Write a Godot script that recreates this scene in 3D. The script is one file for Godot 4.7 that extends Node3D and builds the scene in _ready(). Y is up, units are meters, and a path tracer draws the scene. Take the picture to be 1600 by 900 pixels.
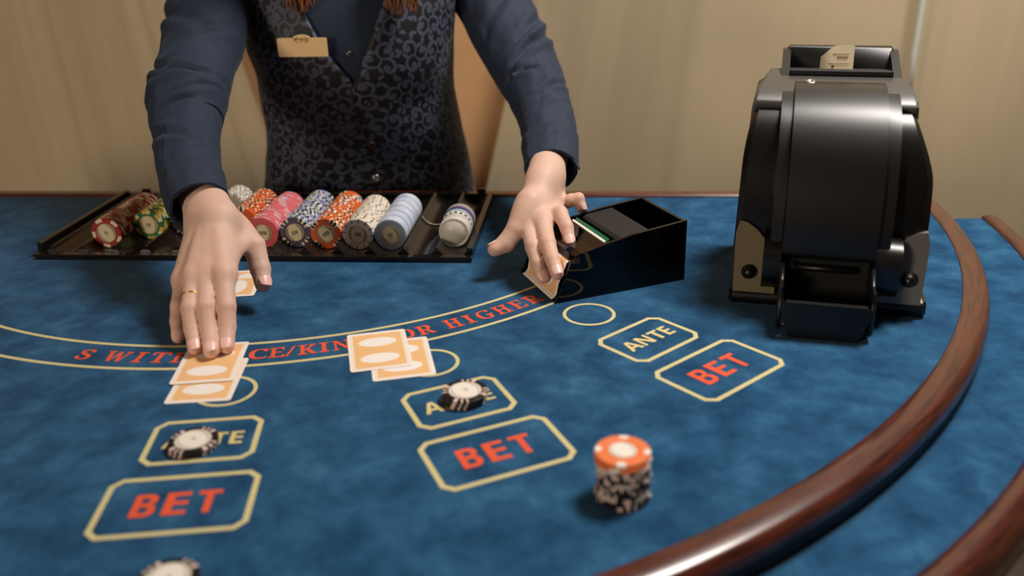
extends Node3D

const TY := 0.90          # height of the felt
var names := {}
var rng := RandomNumberGenerator.new()

# ------------------------------------------------------------------ naming
func numbered(n: String) -> String:
	if not names.has(n):
		names[n] = 0
		return n
	names[n] += 1
	return "%s_%03d" % [n, names[n]]

func thing(called: String, label: String, category: String, at := Vector3.ZERO, turn := 0.0, group := "") -> Node3D:
	var o := Node3D.new()
	o.name = numbered(called)
	add_child(o)
	o.position = at
	o.rotation.y = turn
	tag(o, label, category, group)
	return o

func tag(o: Node, label: String, category: String, group := "") -> void:
	o.set_meta("label", label)
	o.set_meta("category", category)
	if group != "":
		o.set_meta("group", group)

func part(called: String, mesh: Mesh, mat: Material, parent: Node, xf := Transform3D()) -> MeshInstance3D:
	var o := MeshInstance3D.new()
	o.name = called if parent != self else numbered(called)
	o.mesh = mesh
	if mat:
		o.material_override = mat
	o.transform = xf
	parent.add_child(o, true)
	return o

func struct(called: String, mesh: Mesh, mat: Material, xf := Transform3D()) -> MeshInstance3D:
	var o := part(called, mesh, mat, self, xf)
	o.set_meta("kind", "structure")
	return o

# ------------------------------------------------------------------ mesh tools
func begin() -> SurfaceTool:
	var st := SurfaceTool.new()
	st.begin(Mesh.PRIMITIVE_TRIANGLES)
	return st

func finish(st: SurfaceTool) -> ArrayMesh:
	st.generate_normals()
	return st.commit()

func smooth(st: SurfaceTool, on: bool) -> void:
	st.set_smooth_group(0 if on else -1)

func tri(st: SurfaceTool, a: Vector3, b: Vector3, c: Vector3) -> void:
	st.add_vertex(a); st.add_vertex(b); st.add_vertex(c)

func quad(st: SurfaceTool, a: Vector3, b: Vector3, c: Vector3, d: Vector3) -> void:
	tri(st, a, b, c); tri(st, a, c, d)

# rows: Array of PackedVector3Array of equal size; uvs the same shape or empty
func grid(st: SurfaceTool, rows: Array, close_u := false, uvs := []) -> void:
	var n: int = rows[0].size()
	for j in rows.size() - 1:
		var A: PackedVector3Array = rows[j]
		var B: PackedVector3Array = rows[j + 1]
		for i in (n if close_u else n - 1):
			var k := (i + 1) % n
			var idx := [[A, j, i], [A, j, k], [B, j + 1, k], [A, j, i], [B, j + 1, k], [B, j + 1, i]]
			for e in idx:
				if uvs.size():
					st.set_uv(uvs[e[1]][e[2]])
				st.add_vertex(e[0][e[2]])

func cap_ring(st: SurfaceTool, ring: PackedVector3Array, flip := false) -> void:
	var c := Vector3.ZERO
	for p in ring:
		c += p
	c /= ring.size()
	for i in ring.size():
		var k := (i + 1) % ring.size()
		if flip:
			tri(st, c, ring[k], ring[i])
		else:
			tri(st, c, ring[i], ring[k])

# chamfered box into st
func cbox(st: SurfaceTool, size: Vector3, c := 0.002, xf := Transform3D()) -> void:
	smooth(st, false)
	var h := size * 0.5
	c = minf(c, minf(h.x, minf(h.y, h.z)) * 0.95)
	var P := func(x: float, y: float, z: float, ax: int) -> Vector3:
		var v := Vector3(x * (h.x - (0.0 if ax == 0 else c)), y * (h.y - (0.0 if ax == 1 else c)), z * (h.z - (0.0 if ax == 2 else c)))
		return xf * v
	for s in [-1.0, 1.0]:
		var f := [[P.call(s, -1, -1, 0), P.call(s, -1, 1, 0), P.call(s, 1, 1, 0), P.call(s, 1, -1, 0)], [P.call(-1, s, -1, 1), P.call(1, s, -1, 1), P.call(1, s, 1, 1), P.call(-1, s, 1, 1)], [P.call(-1, -1, s, 2), P.call(-1, 1, s, 2), P.call(1, 1, s, 2), P.call(1, -1, s, 2)]]
		for q in f:
			if s > 0:
				quad(st, q[0], q[3], q[2], q[1])
			else:
				quad(st, q[0], q[1], q[2], q[3])
	for s in [-1.0, 1.0]:
		for t in [-1.0, 1.0]:
			var e := [[P.call(s, t, -1, 0), P.call(s, t, 1, 0), P.call(s, t, 1, 1), P.call(s, t, -1, 1)], [P.call(s, -1, t, 0), P.call(s, 1, t, 0), P.call(s, 1, t, 2), P.call(s, -1, t, 2)], [P.call(-1, s, t, 1), P.call(1, s, t, 1), P.call(1, s, t, 2), P.call(-1, s, t, 2)]]
			for n in 3:
				var q = e[n]
				if (s * t > 0) != (n == 1):
					quad(st, q[0], q[1], q[2], q[3])
				else:
					quad(st, q[3], q[2], q[1], q[0])
			for u in [-1.0, 1.0]:
				if s * t * u > 0:
					tri(st, P.call(s, t, u, 0), P.call(s, t, u, 2), P.call(s, t, u, 1))
				else:
					tri(st, P.call(s, t, u, 0), P.call(s, t, u, 1), P.call(s, t, u, 2))

func box_mesh(size: Vector3, c := 0.002, xf := Transform3D()) -> ArrayMesh:
	var st := begin()
	cbox(st, size, c, xf)
	return finish(st)

# profile: [radius, height] pairs from top axis outwards and down; about y
func lathe(st: SurfaceTool, prof: Array, seg := 48, xf := Transform3D(), sm := true) -> void:
	smooth(st, sm)
	for j in prof.size() - 1:
		var r0: float = prof[j][0]
		var y0: float = prof[j][1]
		var r1: float = prof[j + 1][0]
		var y1: float = prof[j + 1][1]
		for i in seg:
			var a := TAU * i / seg
			var b := TAU * (i + 1) / seg
			var p := xf * Vector3(cos(a) * r0, y0, sin(a) * r0)
			var q := xf * Vector3(cos(b) * r0, y0, sin(b) * r0)
			var r := xf * Vector3(cos(b) * r1, y1, sin(b) * r1)
			var s := xf * Vector3(cos(a) * r1, y1, sin(a) * r1)
			if r0 > 1e-6:
				tri(st, p, q, r)
			if r1 > 1e-6:
				tri(st, p, r, s)

func lathe_mesh(prof: Array, seg := 48, xf := Transform3D(), sm := true) -> ArrayMesh:
	var st := begin()
	lathe(st, prof, seg, xf, sm)
	return finish(st)

# swept tube; radii per point; squash optional
func tube(st: SurfaceTool, pts: Array, radii: Array, seg := 12, caps := true) -> void:
	smooth(st, true)
	var rows := []
	var up := Vector3(0.31, 0.9, 0.2)
	for i in pts.size():
		var t: Vector3 = (pts[mini(i + 1, pts.size() - 1)] - pts[maxi(i - 1, 0)]).normalized()
		var x := up.cross(t).normalized()
		up = t.cross(x).normalized()
		var ring := PackedVector3Array()
		for k in seg:
			var a := TAU * k / seg
			ring.append(pts[i] + (x * cos(a) + up * sin(a)) * radii[i])
		rows.append(ring)
	grid(st, rows, true)
	if caps:
		cap_ring(st, rows[0], true)
		cap_ring(st, rows[-1])

func circle2(r: float, n := 40, c := Vector2.ZERO) -> PackedVector2Array:
	var p := PackedVector2Array()
	for i in n:
		p.append(c + Vector2(cos(TAU * i / n), sin(TAU * i / n)) * r)
	return p

func rrect(w: float, h: float, r: float, n := 5) -> PackedVector2Array:
	var p := PackedVector2Array()
	for q in 4:
		var c := Vector2([1, -1, -1, 1][q] * (w / 2 - r), [1, 1, -1, -1][q] * (h / 2 - r))
		for i in n + 1:
			var a := PI / 2 * (q + float(i) / n)
			p.append(c + Vector2(cos(a), sin(a)) * r)
	return p

func octo(w: float, h: float, c: float) -> PackedVector2Array:
	return PackedVector2Array([Vector2(w / 2 - c, h / 2), Vector2(w / 2, h / 2 - c), Vector2(w / 2, -h / 2 + c), Vector2(w / 2 - c, -h / 2), Vector2(-w / 2 + c, -h / 2), Vector2(-w / 2, -h / 2 + c), Vector2(-w / 2, h / 2 - c), Vector2(-w / 2 + c, h / 2)])

# polygon in local xy extruded along +z from 0 to d, with UVs from the polygon's bounds
func prism(st: SurfaceTool, poly: PackedVector2Array, d: float, xf := Transform3D(), z0 := 0.0) -> void:
	smooth(st, false)
	var lo := poly[0]
	var hi := poly[0]
	for p in poly:
		lo = lo.min(p); hi = hi.max(p)
	var ids := Geometry2D.triangulate_polygon(poly)
	for f in 2:
		for i in range(0, ids.size(), 3):
			var o := [0, 1, 2] if f == 0 else [0, 2, 1]
			var a := poly[ids[i]]; var b := poly[ids[i + 1]]; var c := poly[ids[i + 2]]
			var cw := (b - a).cross(c - a) < 0
			if cw == (f == 0):
				o = [0, 1, 2]
			else:
				o = [0, 2, 1]
			for k in o:
				var p := poly[ids[i + k]]
				st.set_uv(Vector2((p.x - lo.x) / (hi.x - lo.x), 1.0 - (p.y - lo.y) / (hi.y - lo.y)))
				st.add_vertex(xf * Vector3(p.x, p.y, z0 + (d if f == 0 else 0.0)))
	st.set_uv(Vector2(0.002, 0.002))
	var ccw := not Geometry2D.is_polygon_clockwise(poly)
	for i in poly.size():
		var p := poly[i]
		var q := poly[(i + 1) % poly.size()]
		var a := xf * Vector3(p.x, p.y, z0); var b := xf * Vector3(q.x, q.y, z0)
		var c := xf * Vector3(q.x, q.y, z0 + d); var e := xf * Vector3(p.x, p.y, z0 + d)
		if ccw:
			quad(st, a, e, c, b)
		else:
			quad(st, a, b, c, e)

func prism_mesh(poly: PackedVector2Array, d: float, xf := Transform3D(), z0 := 0.0) -> ArrayMesh:
	var st := begin()
	prism(st, poly, d, xf, z0)
	return finish(st)

# closed outline band: outer and inner loops with equal counts, laid in xy, thick d along z
func band(st: SurfaceTool, outer: PackedVector2Array, inner: PackedVector2Array, d: float, xf := Transform3D(), closed := true) -> void:
	smooth(st, false)
	var n := outer.size()
	for i in (n if closed else n - 1):
		var k := (i + 1) % n
		var o0 := Vector3(outer[i].x, outer[i].y, d); var o1 := Vector3(outer[k].x, outer[k].y, d)
		var i0 := Vector3(inner[i].x, inner[i].y, d); var i1 := Vector3(inner[k].x, inner[k].y, d)
		var dz := Vector3(0, 0, d)
		quad(st, xf * o0, xf * o1, xf * i1, xf * i0)
		quad(st, xf * o1, xf * o0, xf * (o0 - dz), xf * (o1 - dz))
		quad(st, xf * i0, xf * i1, xf * (i1 - dz), xf * (i0 - dz))

# frame on the felt: x to the reader's right, y away from the reader, z up
func on_felt(x: float, z: float, a: float, lift := 0.0003) -> Transform3D:
	return Transform3D(Basis(Vector3(cos(a), 0, -sin(a)), Vector3(-sin(a), 0, -cos(a)), Vector3.UP), Vector3(x, TY + lift, z))

var fonts := {}
func lettering(text: String, font_name: String, bold: bool, w: float, h: float, d := 0.0004) -> Array:
	var key := font_name + str(bold)
	if not fonts.has(key):
		var f := SystemFont.new()
		f.font_names = PackedStringArray([font_name])
		f.font_weight = 700 if bold else 400
		fonts[key] = f
	var t := TextMesh.new()
	t.font = fonts[key]
	t.text = text
	t.font_size = 48
	t.pixel_size = 0.01
	t.depth = 0.1
	t.curve_step = 1.0
	var b := t.get_aabb()
	var sx := w / b.size.x
	var sy := h / b.size.y
	if w <= 0:
		sx = sy * -w if w < 0 else sy
	var local := Transform3D(Basis.from_scale(Vector3(sx, sy, d / 0.1)), Vector3(-(b.position.x + b.size.x / 2) * sx, -(b.position.y + b.size.y / 2) * sy, d / 2))
	return [t, local]

# ------------------------------------------------------------------ materials
func mat(c: Color, rough := 0.6, metal := 0.0) -> StandardMaterial3D:
	var m := StandardMaterial3D.new()
	m.albedo_color = c
	m.roughness = rough
	m.metallic = metal
	return m

func noise_tex(freq: float, seed_: int, colors: Array, octaves := 5, size := 512, warp := 0.0, normal := false, gain := 0.5) -> NoiseTexture2D:
	var n := FastNoiseLite.new()
	n.seed = seed_
	n.frequency = freq
	n.noise_type = FastNoiseLite.TYPE_SIMPLEX_SMOOTH
	n.fractal_type = FastNoiseLite.FRACTAL_FBM
	n.fractal_octaves = octaves
	n.fractal_gain = gain
	if warp > 0:
		n.domain_warp_enabled = true
		n.domain_warp_amplitude = warp
		n.domain_warp_frequency = freq * 1.5
	var t := NoiseTexture2D.new()
	t.width = size
	t.height = size
	t.seamless = true
	t.noise = n
	t.as_normal_map = normal
	if colors.size():
		var g := Gradient.new()
		var off := PackedFloat32Array()
		var cs := PackedColorArray()
		for i in colors.size():
			off.append(float(i) / (colors.size() - 1)); cs.append(colors[i])
		g.offsets = off
		g.colors = cs
		t.color_ramp = g
	return t

func tri_tex(m: StandardMaterial3D, t: Texture2D, scale: Vector3, world := true) -> StandardMaterial3D:
	m.albedo_texture = t
	m.albedo_color = Color.WHITE
	m.uv1_triplanar = true
	m.uv1_world_triplanar = world
	m.uv1_scale = scale
	return m

var M := {}

func make_materials() -> void:
	var felt := mat(Color.WHITE, 0.95)
	tri_tex(felt, noise_tex(0.009, 11, [Color8(14, 55, 88), Color8(23, 67, 102), Color8(33, 79, 115), Color8(43, 91, 127), Color8(62, 110, 144)], 7, 1024, 30.0, false, 0.66), Vector3(1.6, 1.6, 1.6))
	felt.heightmap_enabled = true
	felt.heightmap_texture = noise_tex(0.14, 12, [], 3, 512)
	felt.heightmap_scale = 0.02
	felt.rim_enabled = true
	felt.rim = 0.15
	felt.rim_tint = 0.6
	felt.metallic_specular = 0.2
	M.felt = felt
	M.gold = mat(Color8(208, 196, 142), 0.8)
	M.gold_text = mat(Color8(222, 202, 134), 0.8)
	M.orange_text = mat(Color8(226, 84, 44), 0.8)
	var wood := mat(Color.WHITE, 0.28)
	wood.albedo_texture = noise_tex(0.02, 21, [Color8(36, 12, 8), Color8(66, 24, 14), Color8(92, 38, 22), Color8(58, 20, 12)], 5, 512, 10.0)
	wood.uv1_scale = Vector3(1.2, 14, 1)
	wood.clearcoat_enabled = true
	wood.clearcoat = 0.45
	wood.clearcoat_roughness = 0.12
	M.wood = wood
	M.apron = mat(Color8(14, 12, 14), 0.55)
	M.black = mat(Color8(9, 9, 10), 0.38)
	M.black_gloss = mat(Color8(3, 3, 4), 0.035)
	M.black_gloss.metallic_specular = 0.42
	M.black_satin = mat(Color8(13, 12, 12), 0.36)
	M.black_satin.metallic_specular = 0.58
	M.grey_satin = mat(Color8(58, 56, 54), 0.4)
	M.grey_satin.metallic_specular = 0.7
	M.dark_matte = mat(Color8(5, 5, 6), 0.7)
	M.wing = mat(Color8(12, 11, 11), 0.3)
	M.foot_lit_tint = mat(Color8(118, 104, 74), 0.42)  # grey plastic with a warm reflection painted into its colour
	M.steel = mat(Color8(190, 188, 182), 0.3, 1.0)
	M.lid = mat(Color8(24, 24, 24), 0.6)
	M.tray = mat(Color8(30, 24, 21), 0.2)
	M.tray_edge = mat(Color8(22, 18, 15), 0.14)
	M.clear = mat(Color(0.86, 0.84, 0.8, 1.0), 0.35)
	M.clear.backlight_enabled = true
	M.clear.backlight = Color(0.5, 0.48, 0.45)
	M.white_paper = mat(Color8(236, 228, 220), 0.6)
	M.green = mat(Color8(10, 110, 72), 0.35)
	M.slip = mat(Color8(226, 212, 180), 0.7)
	M.ink = mat(Color8(60, 54, 48), 0.8)
	M.cream = mat(Color8(222, 208, 168), 0.5)
	M.chip_white = mat(Color8(240, 230, 218), 0.5)
	M.grey_ink = mat(Color8(176, 168, 156), 0.7)
	M.brown_ink = mat(Color8(104, 74, 44), 0.7)
	var chip := mat(Color.WHITE, 0.42)
	chip.vertex_color_use_as_albedo = true
	M.chip = chip
	var cur := mat(Color.WHITE, 0.9)
	cur.albedo_texture = noise_tex(0.02, 31, [Color8(176, 158, 128), Color8(192, 174, 143), Color8(204, 186, 155)], 4, 512)
	cur.uv1_scale = Vector3(6, 60, 1)
	cur.heightmap_enabled = true
	cur.heightmap_texture = cur.albedo_texture
	cur.heightmap_scale = 0.05
	M.curtain = cur
	M.wall = tri_tex(mat(Color.WHITE, 0.9), noise_tex(0.02, 33, [Color8(206, 160, 114), Color8(214, 170, 124)], 3, 256), Vector3.ONE)
	M.room = mat(Color8(120, 108, 92), 0.9)
	M.floor = tri_tex(mat(Color.WHITE, 0.8), noise_tex(0.05, 35, [Color8(60, 48, 40), Color8(84, 70, 58)], 4, 256), Vector3.ONE)
	M.ceiling = mat(Color8(150, 142, 130), 0.9)
	var sk := mat(Color.WHITE, 0.58)
	sk.vertex_color_use_as_albedo = true
	sk.subsurf_scatter_enabled = true
	sk.subsurf_scatter_strength = 0.12
	sk.heightmap_enabled = true
	sk.heightmap_texture = noise_tex(0.05, 41, [], 4, 512)
	sk.heightmap_scale = 0.02
	sk.uv1_triplanar = true
	sk.uv1_scale = Vector3(9, 9, 9)
	M.skin = sk
	M.nail = mat(Color8(238, 192, 180), 0.34)
	M.gold_metal = mat(Color8(226, 178, 92), 0.24, 1.0)
	M.badge = mat(Color8(240, 204, 146), 0.5, 0.05)
	M.badge_dark = mat(Color8(150, 104, 48), 0.5)
	var sh := mat(Color.WHITE, 0.78)
	sh.albedo_texture = noise_tex(0.08, 51, [Color8(19, 34, 56), Color8(26, 43, 67)], 3, 256)
	sh.uv1_triplanar = true
	sh.uv1_scale = Vector3(7, 7, 7)
	sh.rim_enabled = true
	sh.rim = 0.1
	M.shirt = sh
	var vest := mat(Color.WHITE, 0.62)
	vest.albedo_texture = damask()
	vest.uv1_scale = Vector3(1, 1, 1)
	vest.rim_enabled = true
	vest.rim = 0.04
	M.vest = vest
	M.hair = tri_tex(mat(Color.WHITE, 0.45), noise_tex(0.03, 61, [Color8(92, 48, 26), Color8(140, 84, 50), Color8(172, 112, 70)], 3, 256), Vector3(14, 3, 14))
	M.trousers = mat(Color8(16, 17, 22), 0.85)
	M.lips = mat(Color8(170, 84, 78), 0.4)
	M.eye = mat(Color8(236, 232, 226), 0.2)
	M.lamp_glow = mat(Color8(255, 246, 232), 0.6)
	M.lamp_glow.emission_enabled = true
	M.lamp_glow.emission = Color8(255, 240, 220)
	M.lamp_glow.emission_energy_multiplier = 1.6
	M.back = mat(Color.WHITE, 0.42)
	M.back.albedo_texture = card_back()

# the scrolls woven into the vest, drawn stroke by stroke, repeating every 512 pixels
func damask() -> ImageTexture:
	var n := 512
	var im := Image.create(n, n, false, Image.FORMAT_RGB8)
	im.fill(Color8(9, 12, 19))
	var r := RandomNumberGenerator.new()
	r.seed = 7
	for y in range(0, n):
		for x in range(0, n, 2):
			var k := r.randf() * 0.02
			im.set_pixel(x, y, Color(0.018 + k, 0.026 + k, 0.046 + k))
	var ink := Color8(72, 76, 96)
	var spots := []
	for gy in 4:
		for gx in 4:
			spots.append(Vector2(gx * 128 + (64 if gy % 2 else 0) + r.randf_range(-14, 14), gy * 128 + 40 + r.randf_range(-14, 14)))
	for s in spots:
		var turn := r.randf() * TAU
		var hand := 1.0 if r.randf() < 0.5 else -1.0
		for arm in 3:   # each flower of scrolls: three spirals out of one root
			var a0 := turn + arm * TAU / 3
			var c: Vector2 = s + Vector2(cos(a0), sin(a0)) * 36
			for i in 110:
				var t := i / 109.0
				var ang := a0 + PI + hand * t * 6.6
				var rad := lerpf(36, 6, pow(t, 0.8))
				var p := c + Vector2(cos(ang), sin(ang)) * rad
				dot(im, p, lerpf(3.0, 6.4, sin(t * PI)) , ink)
			dot(im, c + Vector2(cos(a0), sin(a0)) * 3, 7, ink)
			for leaf in 4:
				var la := a0 + PI + hand * (0.8 + leaf * 1.15)
				var lp := c + Vector2(cos(la), sin(la)) * 34
				for i in 22:
					var t := i / 21.0
					var d := la + hand * (0.9 - t * 1.2)
					lp += Vector2(cos(d), sin(d)) * 1.3
					dot(im, lp, 6.0 * sin(PI * (0.12 + 0.88 * t)) + 0.8, ink)
	im.generate_mipmaps()
	return ImageTexture.create_from_image(im)

func dot(im: Image, p: Vector2, r: float, c: Color) -> void:
	var n := im.get_width()
	var k := int(ceil(r))
	for y in range(-k, k + 1):
		for x in range(-k, k + 1):
			if x * x + y * y <= r * r:
				im.set_pixel(posmod(int(p.x) + x, n), posmod(int(p.y) + y, n), c)

func card_back() -> ImageTexture:
	var w := 252
	var h := 352
	var im := Image.create(w, h, false, Image.FORMAT_RGB8)
	im.fill(Color8(246, 236, 228))
	var peach := Color8(240, 184, 120)
	var pale := Color8(246, 206, 158)
	for y in range(22, h - 22):
		for x in range(22, w - 22):
			im.set_pixel(x, y, pale if ((x + y) % 9 < 2 or posmod(x - y, 9) < 2) else peach)
	for x in range(16, w - 16):
		for y in [15, 16, h - 17, h - 16]:
			im.set_pixel(x, y, pale)
	for y in range(16, h - 16):
		for x in [15, 16, w - 17, w - 16]:
			im.set_pixel(x, y, pale)
	for s in [0.285, 0.715]:
		var c := Vector2(w / 2.0, h * s)
		for y in range(-46, 47):
			for x in range(-82, 83):
				var e := pow(x / 80.0, 2) + pow(y / 42.0, 2)
				if e < 1.0:
					im.set_pixel(int(c.x) + x, int(c.y) + y, Color8(248, 240, 234))
				elif e < 1.1:
					im.set_pixel(int(c.x) + x, int(c.y) + y, pale)
	im.generate_mipmaps()
	return ImageTexture.create_from_image(im)

# ------------------------------------------------------------------ scene order
func _ready() -> void:
	rng.seed = 20240
	var cam := Camera3D.new()
	cam.name = "camera"
	add_child(cam)
	cam.position = Vector3(0.4911, 1.3261, 1.3343)
	cam.rotation_degrees = Vector3(-23.0305, 5.79, -1.6849)
	cam.near = 0.02
	var lens := CameraAttributesPhysical.new()
	lens.frustum_focal_length = 37.363
	lens.frustum_focus_distance = 1.08
	lens.exposure_aperture = 3.2
	lens.frustum_near = 0.02
	lens.frustum_far = 60.0
	cam.attributes = lens
	cam.current = true
	var env := Environment.new()
	env.background_mode = Environment.BG_COLOR
	env.background_color = Color(0.02, 0.02, 0.025)
	env.tonemap_mode = Environment.TONE_MAPPER_LINEAR
	env.tonemap_exposure = 1.06
	env.sdfgi_enabled = true
	env.ssao_enabled = true
	env.ssil_enabled = true
	var we := WorldEnvironment.new()
	we.name = "environment"
	we.environment = env
	add_child(we)
	area_light("unseen_ceiling_lamp_light", Vector3(1.25, 2.645, 0.12), Vector3(1.25, 0.0, 0.12), Vector2(0.55, 0.55), 4.6, Color8(255, 248, 240))  # out of view; placed so shadows fall left across the felt
	area_light("unseen_wall_lamp_light", Vector3(-1.5, 1.6, 3.28), Vector3(-0.9, 1.35, 0.5), Vector2(0.9, 0.6), 5.2, Color8(255, 234, 208))  # out of view; placed and raised to brighten the chip faces

	make_materials()
	room()
	lamps()
	curtains()
	table()
	tray()
	card_shoe()
	shuffler()
	cards()
	dealer()
	chips()

func area_light(n: String, at: Vector3, to: Vector3, size: Vector2, e: float, c: Color) -> void:
	var l := AreaLight3D.new()
	l.name = n
	l.area_size = size
	l.area_normalize_energy = true
	l.light_energy = e
	l.light_color = c
	l.shadow_enabled = true
	l.area_range = 12.0
	add_child(l)
	var up := Vector3.FORWARD if absf((to - at).normalized().y) > 0.95 else Vector3.UP
	l.look_at_from_position(at, to, up)

# ------------------------------------------------------------------ room
func room() -> void:
	var lo := Vector3(-2.6, 0, -1.12)
	var hi := Vector3(3.0, 2.7, 3.4)
	var s := hi - lo
	var c := (lo + hi) / 2
	struct("floor", box_mesh(Vector3(s.x + 0.4, 0.1, s.z + 0.4), 0.001), M.floor, Transform3D(Basis(), Vector3(c.x, -0.05, c.z)))
	struct("ceiling", box_mesh(Vector3(s.x + 0.4, 0.1, s.z + 0.4), 0.001), M.ceiling, Transform3D(Basis(), Vector3(c.x, hi.y + 0.05, c.z)))
	struct("wall_back", box_mesh(Vector3(s.x + 0.4, s.y, 0.1), 0.001), M.wall, Transform3D(Basis(), Vector3(c.x, c.y, lo.z - 0.05)))
	struct("wall_front", box_mesh(Vector3(s.x + 0.4, s.y, 0.1), 0.001), M.room, Transform3D(Basis(), Vector3(c.x, c.y, hi.z + 0.05)))
	struct("wall_left", box_mesh(Vector3(0.1, s.y, s.z), 0.001), M.room, Transform3D(Basis(), Vector3(lo.x - 0.05, c.y, c.z)))
	struct("wall_right", box_mesh(Vector3(0.1, s.y, s.z), 0.001), M.room, Transform3D(Basis(), Vector3(hi.x + 0.05, c.y, c.z)))

func lamps() -> void:  # both lamps are out of view, positioned for the light they throw
	var q := thing("unseen_ceiling_lamp", "unseen flat square ceiling lamp, placed to light the table from the right", "lamp", Vector3(1.25, 2.7, 0.12))
	part("lamp_frame", box_mesh(Vector3(0.64, 0.03, 0.64), 0.004, Transform3D(Basis(), Vector3(0, -0.015, 0))), M.white_paper, q)
	part("lamp_diffuser", box_mesh(Vector3(0.56, 0.006, 0.56), 0.001, Transform3D(Basis(), Vector3(0, -0.036, 0))), M.lamp_glow, q)
	var p := thing("unseen_wall_lamp", "unseen frosted wall lamp behind the players, placed to light the chip faces", "lamp", Vector3(-1.5, 1.6, 3.4))
	part("lamp_frame", box_mesh(Vector3(0.98, 0.68, 0.04), 0.004, Transform3D(Basis(), Vector3(0, 0, -0.02))), M.white_paper, p)
	part("lamp_diffuser", box_mesh(Vector3(0.9, 0.6, 0.03), 0.004, Transform3D(Basis(), Vector3(0, 0, -0.055))), M.lamp_glow, p)

func curtain_panel(x_of: Callable, z: float, folds: float, seed_: int, amp: float) -> ArrayMesh:
	var n := FastNoiseLite.new()
	n.seed = seed_
	n.frequency = 1.0
	var rows := []
	var uvs := []
	var nu := 260
	var e0: Vector2 = x_of.call(0.9)
	for j in 25:
		var y := 0.01 + 2.62 * j / 24.0
		var e: Vector2 = x_of.call(y)
		var row := PackedVector3Array()
		var uv := PackedVector2Array()
		for i in nu + 1:
			var u := float(i) / nu
			var ph := u * folds * TAU + 1.6 * n.get_noise_2d(u * 6.0, 3.0)
			var a := amp * (0.6 + 0.6 * n.get_noise_2d(u * 9.0, 40.0 + y * 0.12))
			var dz := a * sin(ph) + 0.35 * a * sin(2.3 * ph + 1.0) + 0.003 * n.get_noise_2d(u * 30, y * 0.6)
			var x := (lerpf(e.x, e0.y, u) + (e.y - e0.y) * pow(u, 5.0) if e.x == e0.x else lerpf(e0.x, e.y, u) + (e.x - e0.x) * pow(1.0 - u, 5.0)) + 0.3 * a * cos(ph)
			row.append(Vector3(x, y, z + dz))
			uv.append(Vector2(u * (e.y - e.x), y))
		rows.append(row)
		uvs.append(uv)
	var st := begin()
	smooth(st, true)
	grid(st, rows, false, uvs)
	return finish(st)

func curtains() -> void:
	var a := part("curtain", curtain_panel(func(y): return Vector2(-2.5, -0.36 + (0.603 - y) * 0.235), -1.0, 5.0, 3, 0.0055), M.curtain, self)
	tag(a, "beige drape behind the dealer, its slanting edge beside the arm that deals onto the felt", "curtain", "beige drapes behind the table")
	var b := part("curtain", curtain_panel(func(y): return Vector2(0.186 - (0.603 - y) * 0.25, 2.9), -1.0, 7.0, 8, 0.009), M.curtain, self)
	tag(b, "wide beige drape hanging behind the card shuffler and the card shoe", "curtain", "beige drapes behind the table")
	var st := begin()
	tube(st, [Vector3(1.249, 0.86, -0.94), Vector3(1.246, 0.97, -0.94), Vector3(1.252, 1.3, -0.94), Vector3(1.262, 2.4, -0.945)], [0.005, 0.0065, 0.0065, 0.0065], 12)
	var w := part("curtain_wand", finish(st), mat(Color8(206, 212, 206), 0.25), self)
	tag(w, "thin pale curtain wand hanging in front of the drape behind the shuffler", "curtain wand")

# ------------------------------------------------------------------ table
func arc_pts(r: float, a0: float, a1: float, n: int, c := Vector2.ZERO) -> PackedVector2Array:
	var p := PackedVector2Array()
	for i in n + 1:
		var a := lerpf(a0, a1, float(i) / n)
		p.append(c + Vector2(sin(a), cos(a)) * r)   # x, z with the angle from +z towards +x
	return p

func sweep_rim(prof: Array, r0: float, a0: float, a1: float, n: int) -> ArrayMesh:
	var rows := []
	var uvs := []
	var run := 0.0
	var runs := [0.0]
	for k in range(1, prof.size()):
		run += Vector2(prof[k][0] - prof[k - 1][0], prof[k][1] - prof[k - 1][1]).length()
		runs.append(run)
	for i in n + 1:
		var a := lerpf(a0, a1, float(i) / n)
		var row := PackedVector3Array()
		var uv := PackedVector2Array()
		for k in prof.size():
			var r: float = r0 + prof[k][0]
			row.append(Vector3(sin(a) * r, TY + prof[k][1], cos(a) * r))
			uv.append(Vector2(a * r0, runs[k]))
		rows.append(row)
		uvs.append(uv)
	var st := begin()
	smooth(st, true)
	grid(st, rows, false, uvs)
	return finish(st)

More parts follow.
